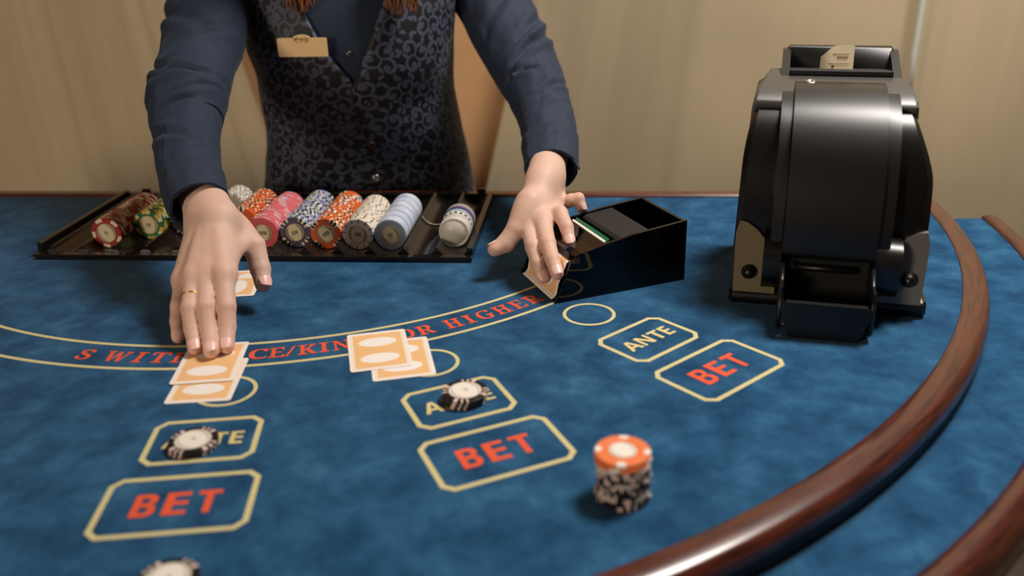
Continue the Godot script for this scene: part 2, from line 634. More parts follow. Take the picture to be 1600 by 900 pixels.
func table() -> void:
	var t := thing("gaming_table", "half-round card table with blue felt, gold betting boxes and dark red wooden rim", "table")
	var R := 0.975
	var xf := Transform3D(Basis(Vector3(1, 0, 0), Vector3(0, 0, 1), Vector3(0, 1, 0)), Vector3(0, TY, 0))
	# felt: half disc, local x,y = world x,z
	var poly := arc_pts(R, -PI / 2 - 0.031, PI / 2 + 0.031, 120)
	part("felt", prism_mesh(poly, 0.03, xf, -0.03), M.felt, t)
	part("rim", sweep_rim([[0.0, -0.004], [0.0, 0.0010], [0.0015, 0.0022], [0.004, 0.0027], [0.013, 0.0024], [0.022, 0.0012], [0.0255, -0.0004], [0.0280, -0.0032], [0.0300, -0.0075], [0.0305, -0.0115], [0.0305, -0.015]], R, -PI / 2 - 0.031, PI / 2 + 0.031, 160), M.wood, t)
	part("rim_shaded_drop", sweep_rim([[0.0305, -0.012], [0.0295, -0.013], [0.0275, -0.036], [0.0275, -0.06]], R, -PI / 2 - 0.031, PI / 2 + 0.031, 160), M.apron, t)  # near-black colour carries the shade on this drop face
	part("armrest", sweep_rim([[0.024, -0.040], [0.030, -0.033], [0.040, -0.031], [0.075, -0.030], [0.103, -0.030]], R, -PI / 2 - 0.02, PI / 2 + 0.02, 160), M.felt, t)
	part("armrest_edge", sweep_rim([[0.100, -0.034], [0.100, -0.027], [0.106, -0.024], [0.118, -0.025], [0.126, -0.032], [0.127, -0.07], [0.11, -0.09], [0.02, -0.09]], R, -PI / 2 - 0.02, PI / 2 + 0.02, 160), M.wood, t)
	var st := begin()
	cbox(st, Vector3(2.0, 0.034, 0.022), 0.003, Transform3D(Basis(), Vector3(0, TY - 0.012, -0.0405)))
	var back := finish(st)
	part("back_rail", back, M.wood, t)
	part("under_frame", prism_mesh(arc_pts(1.06, -PI / 2, PI / 2, 80), 0.05, xf, -0.09), M.apron, t)
	for sx in [-0.62, 0.62]:
		part("pedestal", box_mesh(Vector3(0.14, TY - 0.08, 0.3), 0.006, Transform3D(Basis(), Vector3(sx, (TY - 0.08) / 2, 0.33))), M.apron, t)
	# printed gold arcs and circles
	var c := Vector2(0.0228, -0.025)
	for r in [0.532, 0.5835]:
		var s2 := begin()
		var o := arc_pts(r + 0.0023, -1.45, 1.0, 140, c)
		var i2 := arc_pts(r - 0.0023, -1.45, 1.0, 140, c)
		band(s2, o, i2, 0.0003, Transform3D(Basis(Vector3(1, 0, 0), Vector3(0, 0, 1), Vector3(0, 1, 0)), Vector3(0, TY, 0)), false)
		part("arc_line", finish(s2), M.gold, t)
	var flat := Transform3D(Basis(Vector3(1, 0, 0), Vector3(0, 0, 1), Vector3(0, 1, 0)), Vector3(0, TY, 0))
	for q in [Vector2(0.4841, 0.4103), Vector2(0.3239, 0.5333), Vector2(0.1342, 0.5994)]:
		var s3 := begin()
		band(s3, circle2(0.0299, 72, q), circle2(0.0260, 72, q), 0.0003, flat)
		part("bet_circle", finish(s3), M.gold, t)
	# boxes
	var lw := 0.0024
	for b in [[0.5473, 0.4704, 0.8022], [0.364, 0.6098, 0.5041], [0.1475, 0.6857, 0.1866]]:
		var s4 := begin()
		band(s4, octo(0.0926 + 2 * lw, 0.0664 + 2 * lw, 0.008 + lw * 0.6), octo(0.0926 - 2 * lw, 0.0664 - 2 * lw, 0.008 - lw * 0.6), 0.0003, on_felt(b[0], b[1], b[2], 0.0))
		part("ante_box", finish(s4), M.gold, t)
		var L := lettering("ANTE", "Droid Sans", true, 0.069, 0.0198, 0.0003)
		part("ante_lettering", L[0], M.gold_text, t, on_felt(b[0], b[1], b[2], 0.0001) * L[1])
	for b in [[0.6143, 0.5347, 0.7872], [0.4085, 0.6906, 0.4981], [0.1637, 0.7769, 0.1822]]:
		var s5 := begin()
		band(s5, octo(0.117 + 2 * lw, 0.0734 + 2 * lw, 0.0076 + lw * 0.6), octo(0.117 - 2 * lw, 0.0734 - 2 * lw, 0.0076 - lw * 0.6), 0.0003, on_felt(b[0], b[1], b[2], 0.0))
		part("bet_box", finish(s5), M.gold, t)
		var x0 := -0.0245
		for ch in ["B", "E", "T"]:
			var L := lettering(ch, "Droid Sans", true, 0.0185, 0.029, 0.0003)
			part("bet_letter", L[0], M.orange_text, t, on_felt(b[0], b[1], b[2], 0.0001) * Transform3D(Basis(), Vector3(x0, 0, 0)) * L[1])
			x0 += 0.0245
	# the rule between the arcs, letter by letter
	var text := [["S", -7.3], ["W", -3.55], ["I", -0.9], ["T", 1.3], ["H", 3.8], ["A", 9.7], ["C", 11.95], ["E", 13.9], ["/", 15.35], ["K", 17.15], ["I", 18.95], ["N", 20.85], ["G", 23.2], ["O", 28.0], ["R", 30.35], ["H", 33.75], ["I", 35.8], ["G", 37.9], ["H", 40.3], ["E", 42.6], ["R", 44.95]]
	for e in text:
		var a: float = deg_to_rad(e[1])
		var wd := 0.0195
		if e[0] == "W":
			wd = 0.027
		elif e[0] in ["I"]:
			wd = 0.0105
		elif e[0] == "/":
			wd = 0.010
		elif e[0] in ["S", "E"]:
			wd = 0.0165
		var L := lettering(e[0], "Droid Serif", true, wd, 0.0225, 0.0003)
		part("arc_letter", L[0], M.orange_text, t, on_felt(c.x + sin(a) * 0.5585, c.y + cos(a) * 0.5585, a, 0.0001) * L[1])

# ------------------------------------------------------------------ tray
const SLOT := 0.0445
func slot_x(i: int) -> float:
	return 0.2155 + (i - 9) * SLOT     # slot 9 holds the pale blue roll

func tray() -> void:
	var t := thing("chip_tray", "long black tray with rounded channels holding rolls of poker chips", "chip tray")
	var x0 := -0.272
	var x1 := 0.330
	var prof := []
	var n := 420
	for i in n + 1:
		var x := lerpf(x0 + 0.006, x1 - 0.006, float(i) / n)
		var k := roundf((x - 0.2155) / SLOT)
		var dx := absf(x - (0.2155 + k * SLOT))
		var y := 0.0262 - sqrt(maxf(0.0, 0.0232 * 0.0232 - dx * dx))
		prof.append(Vector2(x, minf(y, 0.0165)))
	var r0 := PackedVector3Array(); var r1 := PackedVector3Array(); var b0 := PackedVector3Array(); var b1 := PackedVector3Array()
	for p in prof:
		r0.append(Vector3(p.x, TY + p.y, -0.004)); r1.append(Vector3(p.x, TY + p.y, 0.244))
		b0.append(Vector3(p.x, TY + 0.0003, -0.004)); b1.append(Vector3(p.x, TY + 0.0003, 0.244))
	var st := begin()
	smooth(st, true)
	grid(st, [r0, r1]); 
	smooth(st, false)
	grid(st, [b0, r0]); grid(st, [r1, b1])
	part("channels", finish(st), M.tray, t)
	part("front_lip", box_mesh(Vector3(x1 - x0, 0.0075, 0.012), 0.0012, Transform3D(Basis(), Vector3((x0 + x1) / 2, TY + 0.0038, 0.250))), M.tray_edge, t)
	part("back_lip", box_mesh(Vector3(x1 - x0, 0.014, 0.010), 0.001, Transform3D(Basis(), Vector3((x0 + x1) / 2, TY + 0.0071, -0.009))), M.tray_edge, t)
	part("side_wall", box_mesh(Vector3(0.008, 0.020, 0.25), 0.001, Transform3D(Basis(), Vector3(x0 + 0.004, TY + 0.0102, 0.12))), M.tray_edge, t)
	part("side_wall", box_mesh(Vector3(0.008, 0.016, 0.25), 0.001, Transform3D(Basis(), Vector3(x1 - 0.004, TY + 0.0082, 0.12))), M.tray_edge, t)
	# curved divider in the empty channel
	var s2 := begin()
	var x := slot_x(10)
	var pts := []
	var rad := []
	for i in 13:
		var a := lerpf(-1.15, 1.15, i / 12.0)
		pts.append(Vector3(x + sin(a) * 0.0215, TY + 0.0262 - cos(a) * 0.0215, 0.118)); rad.append(0.0012)
	tube(s2, pts, rad, 8)
	part("divider_rib", finish(s2), mat(Color8(150, 140, 122), 0.35), t)
	for bx in [-0.236, 0.312]:
		var s3 := begin()
		cbox(s3, Vector3(0.014, 0.008, 0.008), 0.002, Transform3D(Basis(), Vector3(bx, TY + 0.018, -0.006)))
		part("hinge_block", finish(s3), M.tray_edge, t)
	# clear plastic spacer
	var sp := part("chip_spacer", lathe_mesh([[0.0, 0.0], [0.0165, 0.0], [0.0175, -0.002], [0.0185, 0.0], [0.0205, -0.0005], [0.021, -0.003], [0.021, -0.022], [0.0, -0.022]], 48), M.clear, self, Transform3D(Basis(Vector3.RIGHT, PI / 2), Vector3(slot_x(11) - 0.004, TY + 0.0243, 0.207)))
	tag(sp, "frosted clear plastic spacer at the near end of the last chip channel", "chip spacer")

# ------------------------------------------------------------------ poker chips
const CR := 0.0214
const CH := 0.0034
func lin(c: Color) -> Color:
	return c.srgb_to_linear()

# spots: Array of [start angle, end angle, colour]
func chip_mesh(body: Color, spots: Array, face := Color(-1, 0, 0)) -> ArrayMesh:
	var seg := 72
	var st := begin()
	smooth(st, false)
	var h := CH / 2
	var prof := [[0.0, h - 0.0003], [0.0135, h - 0.0003], [0.0140, h], [0.0165, h], [0.0208, h], [CR, h - 0.0005], [CR, -h + 0.0005], [0.0208, -h], [0.0165, -h], [0.0, -h]]
	for i in seg:
		var a := TAU * i / seg
		var b := TAU * (i + 1) / seg
		var mid := fposmod((a + b) / 2, TAU)
		var sc := body
		for s in spots:
			if mid > s[0] and mid < s[1]:
				sc = s[2]
		for j in prof.size() - 1:
			var c := body
			if j >= 3 and j <= 7:
				c = sc
			if face.r >= 0 and j < 2:
				c = face
			st.set_color(lin(c))
			var r0: float = prof[j][0]; var r1: float = prof[j + 1][0]
			var p := Vector3(cos(a) * r0, prof[j][1], sin(a) * r0); var q := Vector3(cos(b) * r0, prof[j][1], sin(b) * r0)
			var r := Vector3(cos(b) * r1, prof[j + 1][1], sin(b) * r1); var s := Vector3(cos(a) * r1, prof[j + 1][1], sin(a) * r1)
			if r0 > 0:
				tri(st, p, q, r)
			if r1 > 0:
				tri(st, p, r, s)
	return finish(st)

func spots_of(count: int, width: float, cols: Array) -> Array:
	var out := []
	for i in count:
		var a0 := TAU * (i + 0.2) / count
		var w := width / cols.size()
		for k in cols.size():
			out.append([a0 + k * w, a0 + (k + 1) * w, cols[k]])
	return out

func chip_face(o: Node3D, value: String, ring: Color, inlay_r: float, inlay: Material, ink: Material, turn: float) -> void:
	var h := CH / 2
	var k := part("inlay", lathe_mesh([[0.0, h + 0.0003], [inlay_r - 0.0003, h + 0.0003], [inlay_r, h - 0.0003]], 48, Transform3D(), false), inlay, o)
	var s := begin()
	var f := Transform3D(Basis(Vector3(1, 0, 0), Vector3(0, 0, -1), Vector3(0, 1, 0)), Vector3(0, h + 0.0003, 0))
	for side in 2:
		var o2 := PackedVector2Array(); var i2 := PackedVector2Array()
		for q in 15:
			var a := turn + PI * side + lerpf(-1.05, 1.05, q / 14.0)
			o2.append(Vector2(cos(a), sin(a)) * inlay_r * 0.86)
			i2.append(Vector2(cos(a), sin(a)) * inlay_r * (0.86 - 0.14 * cos(1.35 * (q / 7.0 - 1.0))))
		o2.reverse(); i2.reverse()
		band(s, o2, i2, 0.0001, f, false)
	band(s, circle2(inlay_r * 0.98, 48), circle2(inlay_r * 0.93, 48), 0.0001, f)
	part("inlay_ring", finish(s), mat(ring, 0.6), k)
	if value != "":
		var L := lettering(value, "Droid Sans", true, 0.0026 * value.length() + 0.0014, 0.0054, 0.0001)
		part("numeral", L[0], ink, k, f * Transform3D(Basis(Vector3(0, 0, 1), turn), Vector3(0, 0, 0.0001)) * L[1])

func add_chip(m: Mesh, at: Vector3, basis: Basis, label: String, group: String) -> MeshInstance3D:
	var o := MeshInstance3D.new()
	o.name = numbered("poker_chip")
	o.mesh = m
	o.material_override = M.chip
	o.transform = Transform3D(basis, at)
	add_child(o)
	tag(o, label, "poker chip", group)
	return o

func roll(slot: int, zf: float, count: int, meshes: Array, colour: String, value: String, ring: Color, inlay_r: float, turn: float, front := true, dx := 0.0) -> void:
	var face := Basis(Vector3.RIGHT, PI / 2)       # chip's y to +z
	for i in count:
		var spin := rng.randf() * TAU
		var b := face * Basis(Vector3.UP, spin)
		var at := Vector3(slot_x(slot) + dx + rng.randf_range(-0.0004, 0.0004), TY + 0.0248 + rng.randf_range(0.0, 0.0005), zf - CH / 2 - i * (CH + 0.00003))
		var first := i == 0 and front
		var o := add_chip(meshes[i % meshes.size()], at, face if first else b, ("%s poker chip at the near end of its roll, cream centre showing" if first else "%s poker chip in the %s roll in the tray") % ([colour] if first else [colour, colour]), "" if first else colour + " chips in the tray roll")
		if first:
			chip_face(o, value, ring, inlay_r, M.cream, M.ink, turn)

func chips() -> void:
	var cream := Color8(232, 218, 186); var white := Color8(240, 236, 226); var black := Color8(16, 15, 16); var pinkw := Color8(236, 206, 196)
	var red := chip_mesh(Color8(158, 22, 24), spots_of(5, 0.50, [cream]))
	var green := chip_mesh(Color8(8, 104, 62), spots_of(6, 0.6, [Color8(222, 178, 62), Color8(232, 220, 170)]))
	var blackc := chip_mesh(black, spots_of(4, 0.7, [pinkw, black, pinkw, black, pinkw]))
	var grey := chip_mesh(Color8(176, 168, 158), spots_of(8, 0.45, [white, Color8(120, 112, 106), white]))
	var orange := chip_mesh(Color8(214, 92, 38), spots_of(4, 0.7, [cream, black, cream, black, cream]))
	var orange2 := chip_mesh(Color8(220, 108, 44), spots_of(4, 0.6, [white, Color8(40, 60, 70), white]))
	var pink := chip_mesh(Color8(234, 132, 138), spots_of(4, 0.6, [Color8(238, 216, 222), Color8(196, 214, 222)]))
	var pinkf := chip_mesh(Color8(208, 84, 90), [])
	var purple := chip_mesh(Color8(140, 150, 198), spots_of(4, 0.8, [Color8(220, 226, 170), Color8(24, 26, 34), Color8(220, 226, 190), Color8(24, 26, 34), white]))
	var purplef := chip_mesh(Color8(74, 62, 92), spots_of(4, 0.8, [cream, black, cream, black, cream]))
	var creamc := chip_mesh(Color8(234, 222, 206), spots_of(12, 0.16, [Color8(120, 92, 80), Color8(234, 222, 206)]))
	var blue := chip_mesh(Color8(196, 206, 228), spots_of(3, 0.6, [Color8(222, 226, 236)]))
	var bluef := chip_mesh(Color8(150, 160, 172), [])
	roll(0, 0.2165, 36, [red], "red", "5", Color8(116, 100, 66), 0.0142, 0.5)
	roll(1, 0.182, 18, [green], "green and yellow", "10", Color8(140, 104, 62), 0.0140, 0.0)
	roll(2, 0.166, 5, [blackc], "black and white", "", black, 0.013, 0.0, false)
	roll(3, 0.098, 12, [grey], "pale grey", "", black, 0.013, 0.0, false)
	roll(4, 0.170, 28, [orange], "black spotted orange", "", black, 0.013, 0.0, false)
	roll(5, 0.2135, 36, [pinkf, pink], "pink", "1000", Color8(92, 96, 78), 0.0122, 0.0)
	roll(6, 0.2115, 38, [purplef, purple, purple, purple, purple], "purple", "500", Color8(70, 58, 34), 0.0130, 0.35)
	roll(7, 0.2165, 38, [orange, orange2, orange2, orange2], "orange", "1000", Color8(70, 58, 44), 0.0124, 0.6)
	roll(8, 0.2175, 33, [creamc], "cream", "100", Color8(140, 84, 60), 0.0134, -0.1)
	roll(9, 0.2190, 35, [bluef, blue, blue, blue, blue, blue], "pale blue", "25", Color8(112, 82, 44), 0.0132, 0.5)
	# the few chips behind the clear spacer
	var far := [[Color8(230, 226, 214), "white"], [Color8(230, 226, 214), "white"], [Color8(10, 112, 84), "dark green"], [Color8(226, 226, 218), "white"], [Color8(36, 62, 140), "navy blue"], [Color8(36, 62, 140), "navy blue"], [Color8(40, 60, 120), "navy blue"], [Color8(150, 96, 96), "dusky pink"], [Color8(160, 158, 148), "grey"], [Color8(160, 158, 148), "grey"], [Color8(150, 150, 146), "grey"]]
	var face := Basis(Vector3.RIGHT, PI / 2)
	for i in far.size():
		var sp := spots_of(18, 0.17, [black]) if i == 0 else []
		add_chip(chip_mesh(far[i][0], sp), Vector3(slot_x(11) - 0.004, TY + 0.0248, 0.1825 - i * (CH + 0.0001)), face, "%s poker chip, %s in the line behind the clear plastic spacer" % [far[i][1], ["first", "second", "third", "fourth", "fifth", "sixth", "seventh", "eighth", "ninth", "tenth", "eleventh"][i]], "%s chips behind the spacer" % far[i][1])
	# chips on the felt
	var up := Basis()
	for i in 3:
		var o := add_chip(blackc, Vector3(0.3690 + 0.0006 * i, TY + CH / 2 + 0.0002 + i * (CH + 0.00003), 0.6055 + 0.0004 * i), Basis(Vector3.UP, 0.55 + 0.05 * i), ["bottom black chip of three stacked on the middle ante box", "middle black chip of three stacked on the middle ante box", "top black and white chip of three stacked on the middle ante box"][i], "chips on the middle ante box")
		if i == 2:
			chip_face(o, "1", Color8(196, 186, 174), 0.0158, M.chip_white, M.grey_ink, 0.0)
	for i in 2:
		var o := add_chip(blackc, Vector3(0.1428 + 0.0008 * i, TY + CH / 2 + 0.0002 + i * (CH + 0.00003), 0.6962), Basis(Vector3.UP, 0.25 + 0.04 * i), ["lower black chip of the pair on the left ante box", "upper black and white chip of the pair on the left ante box"][i], "chips on the left ante box")
		if i == 1:
			chip_face(o, "1", Color8(196, 186, 174), 0.0158, M.chip_white, M.grey_ink, 0.6)
	var lone := add_chip(blackc, Vector3(0.199, TY + CH / 2 + 0.0002, 0.868), Basis(Vector3.UP, 0.1), "lower black chip of the pair below the left bet box", "chips below the left bet box")
	lone = add_chip(blackc, Vector3(0.1995, TY + CH * 1.5 + 0.0003, 0.8683), Basis(Vector3.UP, 0.16), "upper black and white chip of the pair below the left bet box", "chips below the left bet box")
	chip_face(lone, "1", Color8(196, 186, 174), 0.0158, M.chip_white, M.grey_ink, 0.0)
	var top := chip_mesh(Color8(236, 124, 70), spots_of(4, 0.42, [white]))
	var paleb := chip_mesh(Color8(206, 196, 186), spots_of(4, 0.7, [black, pinkw, black]))
	var kinds := [blackc, blackc, paleb, blackc, blackc, blackc, paleb, blackc, paleb, paleb, top, top]
	for i in 12:
		var last := i == 11
		var o := add_chip(kinds[i], Vector3(0.5135 + rng.randf_range(-0.0009, 0.0009), TY + CH / 2 + 0.0002 + i * (CH + 0.00003), 0.7478 + rng.randf_range(-0.0009, 0.0009)), Basis(Vector3.UP, rng.randf() * TAU if not last else 0.45), "orange poker chip with white spots on top of the tall stack" if last else ("orange poker chip in the tall stack, just under its top chip" if i == 10 else "%s poker chip in the tall stack, %s from the felt" % ["pale" if kinds[i] == paleb else "black and white", ["first", "second", "third", "fourth", "fifth", "sixth", "seventh", "eighth", "ninth", "tenth"][i]]), "chips in the tall stack")
		if last:
			chip_face(o, "", Color8(196, 190, 184), 0.0108, M.chip_white, M.grey_ink, 0.0)

# ------------------------------------------------------------------ cards
func cards() -> void:
	var st := begin()
	prism(st, rrect(0.063, 0.088, 0.0035, 5), 0.0004)
	var m := finish(st)
	for e in [[0.2917, 0.5249, 0.29, 0.0002, "face-down peach card lying under another, beside the middle ante box", 0.0], [0.2646, 0.5082, 0.30, 0.0008, "face-down peach card on top of the pair above the middle ante box", 0.0],
			[0.1076, 0.5790, 0.155, 0.0002, "lower face-down peach card of the pair under the dealer's fingertips", 0.0], [0.0960, 0.5435, 0.177, 0.0010, "upper face-down peach card pressed by the dealer's fingertips", 0.004],
			[0.0290, 0.3230, 0.175 + PI / 2, 0.0002, "face-down peach card almost hidden by the thumb, only a white corner showing", 0.0],
			[0.0301, 0.3475, 0.175 + PI / 2, 0.0008, "face-down peach card half hidden between thumb and index finger of the dealing hand", 0.0]]:
		var c := part("playing_card", m, M.back, self, on_felt(e[0], e[1], e[2], e[3]) * Transform3D(Basis(Vector3.RIGHT, -e[5]), Vector3(0, 0, e[5] * 0.05)))
		tag(c, e[4], "playing card")

# ------------------------------------------------------------------ card shoe; local x along the shoe (s), y up, z = -w
func card_shoe() -> void:
	var d := Vector3(0.8933, 0, -0.4495)
	var w := Vector3(-0.4495, 0, -0.8933)
	var o := thing("card_shoe", "glossy black card shoe with a sloping mouth under the dealer's fingers", "card shoe", Vector3(0.445, TY, 0.383), 0.0)
	o.transform = Transform3D(Basis(d, Vector3.UP, -w), Vector3(0.445, TY + 0.0003, 0.383))   # local -z goes across to the far side
	var W := 0.107
	var side := PackedVector2Array([Vector2(0, 0), Vector2(0.1725, 0), Vector2(0.1725, 0.0762), Vector2(0.113, 0.0705), Vector2(0.0662, 0.0636), Vector2(0.050, 0.0598), Vector2(0.034, 0.0572), Vector2(0.025, 0.0545), Vector2(0.0205, 0.0500), Vector2(0.0182, 0.0440), Vector2(0.0145, 0.0340), Vector2(0.0100, 0.0235), Vector2(0.0075, 0.016), Vector2(0.005, 0.008), Vector2(0, 0.004)])
	for k in 2:
		part("side_panel", prism_mesh(side, 0.004, Transform3D(), -0.004 - k * (W - 0.004)), M.black_gloss, o)
	part("back_panel", box_mesh(Vector3(0.005, 0.0755, W - 0.008), 0.0006, Transform3D(Basis(), Vector3(0.170, 0.0378, -W / 2))), M.black_gloss, o)
	part("base_plate", box_mesh(Vector3(0.168, 0.004, W - 0.008), 0.0006, Transform3D(Basis(), Vector3(0.0845, 0.002, -W / 2))), M.black_gloss, o)
	# front plate that curves from the mouth up to the top
	var pr := [Vector2(0.0205, 0.0492), Vector2(0.0250, 0.0535), Vector2(0.034, 0.0562), Vector2(0.050, 0.0588), Vector2(0.0645, 0.0622)]
	var rows := []
	for i in pr.size():
		rows.append(PackedVector3Array([Vector3(pr[i].x, pr[i].y, -0.004), Vector3(pr[i].x, pr[i].y, -W + 0.004)]))
	for i in pr.size():
		var p: Vector2 = pr[pr.size() - 1 - i] - Vector2(-0.0012, 0.0034)
		rows.append(PackedVector3Array([Vector3(p.x, p.y, -0.004), Vector3(p.x, p.y, -W + 0.004)]))
	rows.append(rows[0])
	var st := begin()
	smooth(st, false)
	grid(st, rows)
	part("front_plate", finish(st), M.black_gloss, o)
	# lid block that presses the cards forward
	var lid := PackedVector2Array([Vector2(0.083, 0.0625), Vector2(0.087, 0.0655), Vector2(0.124, 0.0700), Vector2(0.124, 0.062), Vector2(0.092, 0.012), Vector2(0.084, 0.012)])
	part("card_weight", prism_mesh(lid, W - 0.011, Transform3D(), -W + 0.0055), M.lid, o)
	# cards standing in the shoe: white edges, then the green cut card behind
	var edge := PackedVector2Array([Vector2(0.0664, 0.0626), Vector2(0.0692, 0.0634), Vector2(0.0610, 0.006), Vector2(0.0585, 0.006)])
	var xf := o.transform
	var dk := part("card_deck", prism_mesh(edge, 0.088, Transform3D(), -W / 2 - 0.044), M.white_paper, self, xf)
	tag(dk, "white edges of the playing cards standing in the black shoe", "cards")
	dk.set_meta("kind", "stuff")
	var g := PackedVector2Array([Vector2(0.0696, 0.0620), Vector2(0.0735, 0.0652), Vector2(0.0740, 0.0650), Vector2(0.0632, 0.006), Vector2(0.0622, 0.006)])
	var gc := part("cut_card", prism_mesh(g, 0.088, Transform3D(), -W / 2 - 0.044), M.green, self, xf)
	tag(gc, "green plastic cut card standing behind the white cards in the shoe", "cut card")
	# the card being drawn: bent from the front window down over the lip
	var prof := [Vector2(-0.0030, 0.0040), Vector2(-0.0005, 0.0050), Vector2(0.0020, 0.0066), Vector2(0.0042, 0.0100), Vector2(0.0052, 0.0150), Vector2(0.0062, 0.0208), Vector2(0.0088, 0.0268), Vector2(0.0120, 0.0338), Vector2(0.0150, 0.0405), Vector2(0.0172, 0.0462), Vector2(0.0205, 0.0478), Vector2(0.0240, 0.0484)]
	var r2 := []
	var uv := []
	var run := 0.0
	for i in prof.size():
		if i:
			run += prof[i].distance_to(prof[i - 1])
		var a := PackedVector3Array(); var b := PackedVector2Array()
		for k in 9:
			var t := k / 8.0
			a.append(Vector3(prof[i].x, prof[i].y, -0.0060 - t * 0.088))
			b.append(Vector2(1.0 - run / 0.0665, t))
		r2.append(a); uv.append(b)
	for i in prof.size():
		var a := PackedVector3Array(); var b := PackedVector2Array()
		for k in 9:
			var p: Vector3 = r2[prof.size() - 1 - i][k]
			a.append(p - Vector3(-0.0002, 0.0004, 0)); b.append(Vector2(0.01, 0.01))
		r2.append(a); uv.append(b)
	r2.append(r2[0]); uv.append(uv[0])
	var s2 := begin()
	smooth(s2, true)
	grid(s2, r2, false, uv)
	var dc := part("playing_card", finish(s2), M.back, self, xf)
	tag(dc, "peach card bending out of the shoe's mouth under two fingertips", "playing card")

# ------------------------------------------------------------------ shuffler; local x right, y up, z towards the players
func side_prism(st: SurfaceTool, prof: Array, x0: float, x1: float, sm := true) -> void:
	# prof: [z, y] closed outline swept from x0 to x1
	var A := PackedVector3Array(); var B := PackedVector3Array()
	for p in prof:
		A.append(Vector3(x0, p[1], p[0])); B.append(Vector3(x1, p[1], p[0]))
	smooth(st, sm)
	grid(st, [A, B], true)
	smooth(st, false)
	var poly := PackedVector2Array()
	for p in prof:
		poly.append(Vector2(p[0], p[1]))
	var ids := Geometry2D.triangulate_polygon(poly)
	for i in range(0, ids.size(), 3):
		tri(st, A[ids[i]], A[ids[i + 1]], A[ids[i + 2]])
		tri(st, B[ids[i]], B[ids[i + 2]], B[ids[i + 1]])

# sweep with a half width that changes along the outline, chamfered edges
func shaped(prof: Array, half: Callable, cx: float, bev: float) -> ArrayMesh:
	var n := prof.size()
	var rows := []
	var cen := Vector2.ZERO
	for p in prof:
		cen += Vector2(p[0], p[1])
	cen /= n
	for side in [[-1.0, true], [-1.0, false], [1.0, false], [1.0, true]]:
		var row := PackedVector3Array()
		for p in prof:
			var q := Vector2(p[0], p[1])
			if side[1]:
				q += (cen - q).normalized() * bev
			var hv = half.call(p[1], p[0])
			var hw: float = (hv.x if side[0] < 0 else hv.y) if hv is Vector2 else hv
			row.append(Vector3(cx + side[0] * (hw - (0.0 if side[1] else bev)), q.y, q.x))
		rows.append(row)
	var st := begin()
	smooth(st, false)
	grid(st, [rows[0], rows[1]], true)
	grid(st, [rows[2], rows[3]], true)
	smooth(st, true)
	grid(st, [rows[1], rows[2]], true)
	smooth(st, false)
	var poly := PackedVector2Array()
	for p in rows[0]:
		poly.append(Vector2(p.z, p.y))
	var ids := Geometry2D.triangulate_polygon(poly)
	for i in range(0, ids.size(), 3):
		tri(st, rows[0][ids[i]], rows[0][ids[i + 1]], rows[0][ids[i + 2]])
		tri(st, rows[3][ids[i]], rows[3][ids[i + 2]], rows[3][ids[i + 1]])
	return finish(st)

func curve_prof(keys: Array, n: int) -> Array:
	# keys: [z, y] open line, smoothed
	var c := Curve2D.new()
	for i in keys.size():
		var p := Vector2(keys[i][0], keys[i][1])
		var a := Vector2(keys[maxi(i - 1, 0)][0], keys[maxi(i - 1, 0)][1])
		var b := Vector2(keys[mini(i + 1, keys.size() - 1)][0], keys[mini(i + 1, keys.size() - 1)][1])
		var t := (b - a) / 6.0
		c.add_point(p, -t if i > 0 else Vector2.ZERO, t if i < keys.size() - 1 else Vector2.ZERO)
	var out := []
	for i in n + 1:
		var q := c.sample_baked(c.get_baked_length() * i / n, true)
		out.append([q.x, q.y])
	return out

